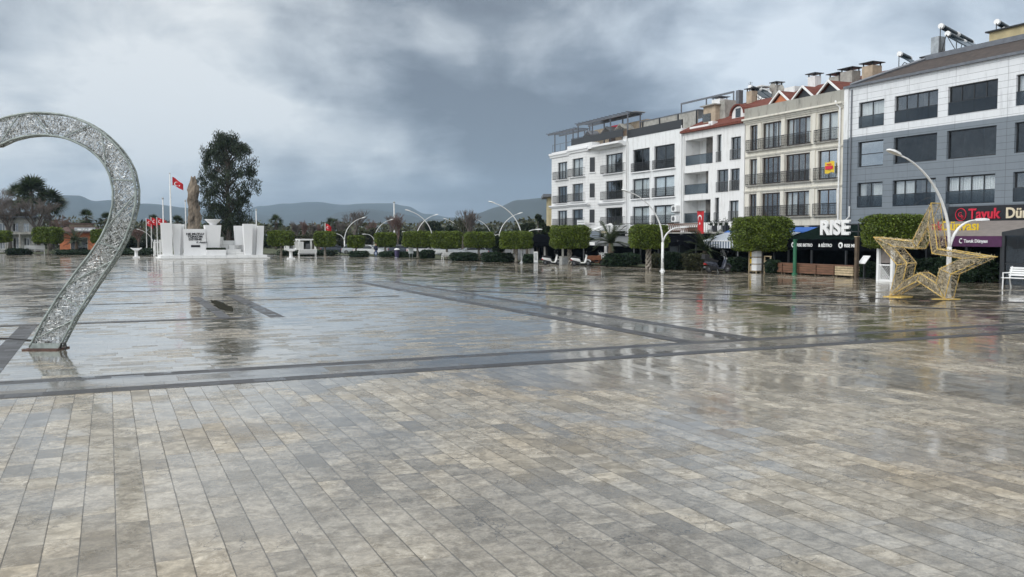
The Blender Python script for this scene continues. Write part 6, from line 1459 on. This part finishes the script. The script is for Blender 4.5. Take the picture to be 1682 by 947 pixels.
# ------------------------------------------------------------------ scooters
def scooter(lab, px, py, body, heading, s=1.0, kind='city'):
    r = thing('motor_scooter', lab, 'motor scooter', G(px, py), heading, 'parked motor scooters')
    for nm, x, rr in (('front_wheel', .66, .25), ('rear_wheel', -.60, .25)):
        t_ = M(); t_.tube([(x+rr*.80*math.cos(a*PI/10), 0, rr+rr*.80*math.sin(a*PI/10)) for a in range(20)], rr*.22, 8, closed=True); w = t_.build('wheel', 'rubber', r)
        M().disc((x, 0, rr), (0, 1, 0), rr*.62, .07, 16).build('rim', 'rimgrey', w); M().disc((x, 0, rr), (0, 1, 0), rr*.2, .16, 10).build('hub', 'steel', w)
    m = M(); M().box(-.62, .02, -.11, .11, .2, .46).build('engine', 'seat', r); sec = [(-.95, .06, .60, .70), (-.75, .15, .50, .76), (-.4, .18, .42, .73), (-.12, .16, .36, .62), (0, .16, .22, .32), (.3, .16, .22, .31), (.40, .19, .24, .62), (.50, .17, .45, .95), (.56, .08, .6, 1.02)]
    for i, (x, w, z0, z1) in enumerate(sec):
        m.v += [(x, -w*.7, z0), (x, w*.7, z0), (x, w, z0+(z1-z0)*.45), (x, w*.65, z1), (x, -w*.65, z1), (x, -w, z0+(z1-z0)*.45)]
    for i in range(len(sec)-1):
        for j in range(6): m.f.append((i*6+j, i*6+(j+1) % 6, i*6+6+(j+1) % 6, i*6+6+j)); m.k.append(0)
    m.f += [tuple(range(5, -1, -1)), tuple((len(sec)-1)*6+j for j in range(6))]; m.k += [0, 0]; m.build('body', body, r, smooth=False)
    m = M(); m.prism([(-.88, .75), (-.1, .66), (-.02, .76), (-.4, .84), (-.5, .92), (-.88, .90)], -.16, .16); m.build('seat', 'seat', r)
    M().tube([(.66, 0, .27), (.52, 0, .75), (.42, 0, 1.02)], .035, 8).build('fork', 'steel', r)
    hb = M().tube([(.38, -.36, 1.06), (.44, -.15, 1.04), (.44, .15, 1.04), (.38, .36, 1.06)], .022, 6).build('handlebar', 'rubber', r)
    for s_ in (-1, 1): M().tube([(.42, s_*.3, 1.06), (.44, s_*.38, 1.24), (.45, s_*.42, 1.28)], .01, 4).build('mirror_stem', 'rubber', hb); M().disc((.45, s_*.43, 1.31), (1, 0, 0), .07, .02, 10).build('mirror', 'seat', hb)
    m = M(); m.tube([(.40+.30*math.cos(a), 0, .25+.30*math.sin(a)) for a in [0]]+[], .01) if False else None
    M().tube([(.66+.29*math.cos(a*PI/8), 0, .25+.29*math.sin(a*PI/8)) for a in range(1, 8)], .06, 6).build('front_mudguard', body, r)
    M().prism([(-.95, .5), (-.72, .5), (-.7, .6), (-.98, .62)], -.07, .07).build('tail_lamp', 'taill', r); M().disc((.57, 0, .88), (1, 0, .2), .09, .06, 14).build('headlamp', 'lens', r)
    M().tube([(-.3, .17, .24), (-.85, .2, .34)], [.035, .055], 8).build('exhaust', 'steel', r); M().tube([(-.1, -.12, .22), (-.12, -.26, .01)], .014, 5).build('side_stand', 'steel', r)
    if kind == 'maxi':
        m = M(); m.q((.52, -.2, .98), (.52, .2, .98), (.36, .16, 1.42), (.36, -.16, 1.42)); m.q((.5, .2, .98), (.5, -.2, .98), (.34, -.16, 1.42), (.34, .16, 1.42)); m.build('windscreen', 'carglass', r); M().prism([(-1.05, .86), (-.72, .86), (-.7, 1.14), (-1.02, 1.14)], -.2, .2).build('top_box', 'seat', r)
    if kind == 'shield': M().prism([(.40, .3), (.47, .3), (.55, 1.0), (.50, 1.02)], -.22, .22).build('front_shield', body, r)
    if kind == 'cover':
        m = M(); m.prism([(-.8, .5), (.55, .5), (.5, .98), (.3, .9), (-.2, .92), (-.82, .9)], -.27, .27); m.build('cover', 'scbrown', r)
    r.scale = (s,)*3; return r
scooter('black maxi scooter with windscreen and top box parked by the bushes', 1179, 447.5, 'scblack', .30, 1.2, 'maxi')
scooter('white motor scooter seen low beside the grey cabinet', 906, 435, 'scwhite', .25, 1.0, 'city')
scooter('white motor scooter with a tall white front shield right of the forked trunk', 954, 436, 'scwhite', .1, 1.0, 'shield')
scooter('motor scooter under a brown cover next to the white utility cabinet', 977, 435.5, 'scbrown', .2, 1.0, 'cover')
# ------------------------------------------------------------------ parked cars
def make_car(tall=0.0, van=False):
    r = thing('parked_car', 'x', 'car', group='cars parked beyond the clipped trees')
    H_ = 1.46+tall
    def loft(sec, name, mat, par):
        m = M()
        for x, w0, w1, z0, z1 in sec: m.v += [(x, -w0, z0), (x, w0, z0), (x, w0*1.0, z0+(z1-z0)*.55), (x, w1, z1), (x, -w1, z1), (x, -w0, z0+(z1-z0)*.55)]
        for i in range(len(sec)-1):
            for j in range(6): m.f.append((i*6+j, i*6+(j+1) % 6, i*6+6+(j+1) % 6, i*6+6+j)); m.k.append(0)
        m.f += [tuple(range(5, -1, -1)), tuple((len(sec)-1)*6+j for j in range(6))]; m.k += [0, 0]; return m.build(name, mat, par)
    loft([(-2.1, .72, .70, .35, .80), (-2.0, .84, .80, .25, .95), (-1.3, .87, .82, .22, .98), (.8, .87, .82, .22, .96), (1.6, .86, .78, .22, .84), (2.0, .80, .72, .26, .72), (2.12, .66, .6, .36, .62)], 'body', 'BODY', r)
    zt = H_; rear = -1.95 if van else -1.75
    loft([(rear, .78, .66, .93, zt-.12 if van else .98), (rear+.25, .79, .62, .93, zt-.03), (-.9, .80, .62, .93, zt), (.1, .80, .62, .93, zt-.02), (.4, .80, .62, .93, zt-.10), (1.15, .78, .72, .90, .95)], 'cabin_glass', 'carglass', r)
    m = M(); m.prism([(rear+.3, zt-.05), (-.9, zt+.0), (.1, zt-.02), (.35, zt-.09), (.35, zt-.04), (.1, zt+.03), (-.9, zt+.05), (rear+.3, zt)], -.63, .63)
    for s_ in (-1, 1):
        for xa, xb in ((-.75, -.75), (.36, 1.1), (rear+.3, rear+.05)): m.tube([(xa, s_*.64, zt-.03), (xb, s_*.81, .95)], .04, 5)
    m.build('roof', 'BODY', r)
    for x in (-1.3, 1.32):
        for s_ in (-1, 1):
            w = M().disc((x, s_*.80, .32), (0, 1, 0), .32, .2, 18).build('wheel', 'rubber', r); M().disc((x, s_*.905, .32), (0, 1, 0), .2, .02, 14).build('rim', 'chrome', w)
    for s_ in (-1, 1):
        M().box(1.98, 2.08, s_*.6-.17, s_*.6+.17, .58, .70).build('headlamp', 'lens', r); M().box(-2.12, -2.02, s_*.66-.1, s_*.66+.1, .62, .85).build('tail_lamp', 'taill', r); M().box(.75, .92, s_*.95-.09, s_*.95+.09, .95, 1.08).build('wing_mirror', 'BODY', r)
    M().box(2.05, 2.14, -.4, .4, .38, .48).build('number_plate', 'flagw', r); M().box(2.02, 2.13, -.45, .45, .50, .58).build('grille', 'seat', r); return r
MT['BODY'] = MT['carwhite']
def paint_car(o, mt):
    for ch in bpy.data.objects:
        if ch.parent == o and ch.name.split('.')[0] in ('body', 'roof', 'wing_mirror'):
            ch.data = ch.data.copy(); ch.data.materials[0] = MT[mt]
carA = make_car(); carB = make_car(.25, True)
CARS = [(carA, 606, 421.5, -.3, 'carwhite', 'white car behind the low hedge beside the person in dark clothes'), (carA, 585, 419.5, -.2, 'carsil', 'silver car half hidden behind the small clipped tree'), (carA, 638, 419, .1, 'carsil', 'silver car behind the clipped tree to the right of the person'),
        (carB, 692, 421, .1, 'carwhite', 'white tall car behind the low hedge beside the pale notice panel'), (carB, 722, 421.5, 2.9, 'carsil', 'silver tall car behind the bench that is tucked against the hedge'), (carA, 744, 423, -.1, 'carsil', 'silver car behind the small white bench'), (carA, 775, 424.5, 3.2, 'carsil', 'silver car behind the pale leaning trunk'), (carB, 798, 424, 3.0, 'cardark', 'dark tall car half hidden between two clipped trees'), (carA, 660, 419, 0, 'cardark', 'dark car behind the purple litter bin'), (carA, 548, 418, .2, 'cardark', 'dark car at the right side of the white pavilion')]
seen = set()
for src, px, py, rz, mt, lab in CARS:
    o = src if src.name not in seen else dup(src)
    seen.add(src.name); o['label'] = lab; o.location = (*G(px, py-2.2), 0); o.rotation_euler.z = rz+A*.3; paint_car(o, mt)
# ------------------------------------------------------------------ person
def person(lab, px, py, face):
    g = G(px, py); r_ = bpy.data.objects
    bm_v = []; ed_ = []; rad = []
    def add(p, rr, par=None):
        bm_v.append(p); rad.append(rr)
        if par is not None: ed_.append((par, len(bm_v)-1))
        return len(bm_v)-1
    pel = add((0, 0, .95), .15); sp1 = add((0, 0, 1.15), .145, pel); ch = add((0, 0, 1.36), .17, sp1); nk = add((0, -.01, 1.50), .06, ch); hd0 = add((0, -.02, 1.60), .085, nk); hd1 = add((0, -.03, 1.70), .09, hd0); add((0, -.02, 1.76), .06, hd1)
    for s_ in (-1, 1):
        hp_ = add((s_*.10, 0, .90), .105, pel); kn = add((s_*.11, -.03*s_, .50), .065, hp_); an = add((s_*.11, .02+.04*s_, .09), .045, kn); add((s_*.12, -.14+.04*s_, .035), .035, an)
        sh = add((s_*.2, 0, 1.40), .07, ch); el = add((s_*.26, .03, 1.12), .05, sh); wr = add((s_*.22, -.10, .90), .035, el); pm = add((s_*.215, -.12, .85), .032, wr)
        for q in range(4): a_ = add((s_*.215+(q-1.5)*.012, -.14-.012*abs(q-1.5), .80), .008, pm); add((s_*.205+(q-1.5)*.012, -.13, .765+.005*q), .007, a_)
        th = add((s_*.195, -.15, .84), .009, pm); add((s_*.19, -.165, .81), .008, th)
    me = bpy.data.meshes.new('body'); me.from_pydata(bm_v, ed_, []); o = bpy.data.objects.new('body', me); COL.objects.link(o)
    sm = o.modifiers.new('skin', 'SKIN'); sm.use_smooth_shade = True
    for i, d_ in enumerate(me.skin_vertices[0].data): d_.radius = (rad[i],)*2; d_.use_root = (i == 0)
    o.modifiers.new('sub', 'SUBSURF').levels = 1; o.modifiers['sub'].render_levels = 1
    dg = bpy.context.evaluated_depsgraph_get(); dg.update(); nm = bpy.data.meshes.new_from_object(o.evaluated_get(dg)); bpy.data.objects.remove(o)
    root = thing('person', lab, 'person', g, face)
    nm.name = 'body'; nm.materials.clear()
    for x in ('skin', 'navy', 'jean', 'rubber'): nm.materials.append(MT[x])
    for p in nm.polygons:
        c = p.center; hand = c.z < .885 and abs(c.x) > .16 and c.z > .7
        p.material_index = 0 if (c.z > 1.5 or hand) else (3 if c.z < .10 else (2 if c.z < .93 and abs(c.x) < .185 else 1)); p.use_smooth = True
    b = bpy.data.objects.new('body', nm); COL.objects.link(b); b.parent = root
    m = M(); rr = random.Random(1)
    for i in range(9):
        for j in range(16):
            def P(a, b_): t = PI*.55*a/9; w = 2*PI*b_/16; return (.103*math.sin(t)*math.cos(w), -.02+.118*math.sin(t)*math.sin(w)+.012, 1.70+.115*math.cos(t))
            c = P(i+.5, j+.5)
            if c[1] < -.06 and c[2] < 1.755: continue
            m.q(P(i, j), P(i, j+1), P(i+1, j+1), P(i+1, j))
    m.build('hair', 'hair', root)
    m = M(); m.lathe([(.012, 0), (.016, .02), (.008, .05)], c=(0, -.125, 1.655), n=8); m.build('nose', 'skin', root)
    for s_ in (-1, 1): M().disc((s_*.035, -.108, 1.70), (0, 1, 0), .011, .01, 8).build('eye', 'hair', root)
    M().box(-.025, .025, -.112, -.104, 1.622, 1.63).build('mouth', 'taill', root)
    for s_ in (-1, 1): M().disc((s_*.10, -.01, 1.68), (1, 0, 0), .03, .02, 8).build('ear', 'skin', root)
    m = M(); m.lathe([(.20, .90), (.215, 1.0), (.20, 1.15), (.22, 1.36), (.16, 1.46), (.09, 1.5)], n=16); m.v = [(a, b_*.72, c_) for a, b_, c_ in m.v]; m.build('jacket', 'navy', root, smooth=True)
    return root
person('person in a dark navy jacket and blue jeans standing beside the white parked car', 617.5, 421.5, .6)
for o in bpy.data.objects:
    if o.type == 'MESH' and o.data.name.startswith('crown'): pass
C.cycles.max_bounces = 8; C.cycles.transparent_max_bounces = 12; C.cycles.volume_bounces = 0; C.cycles.use_denoising = True
C.cycles.sample_clamp_indirect = 6
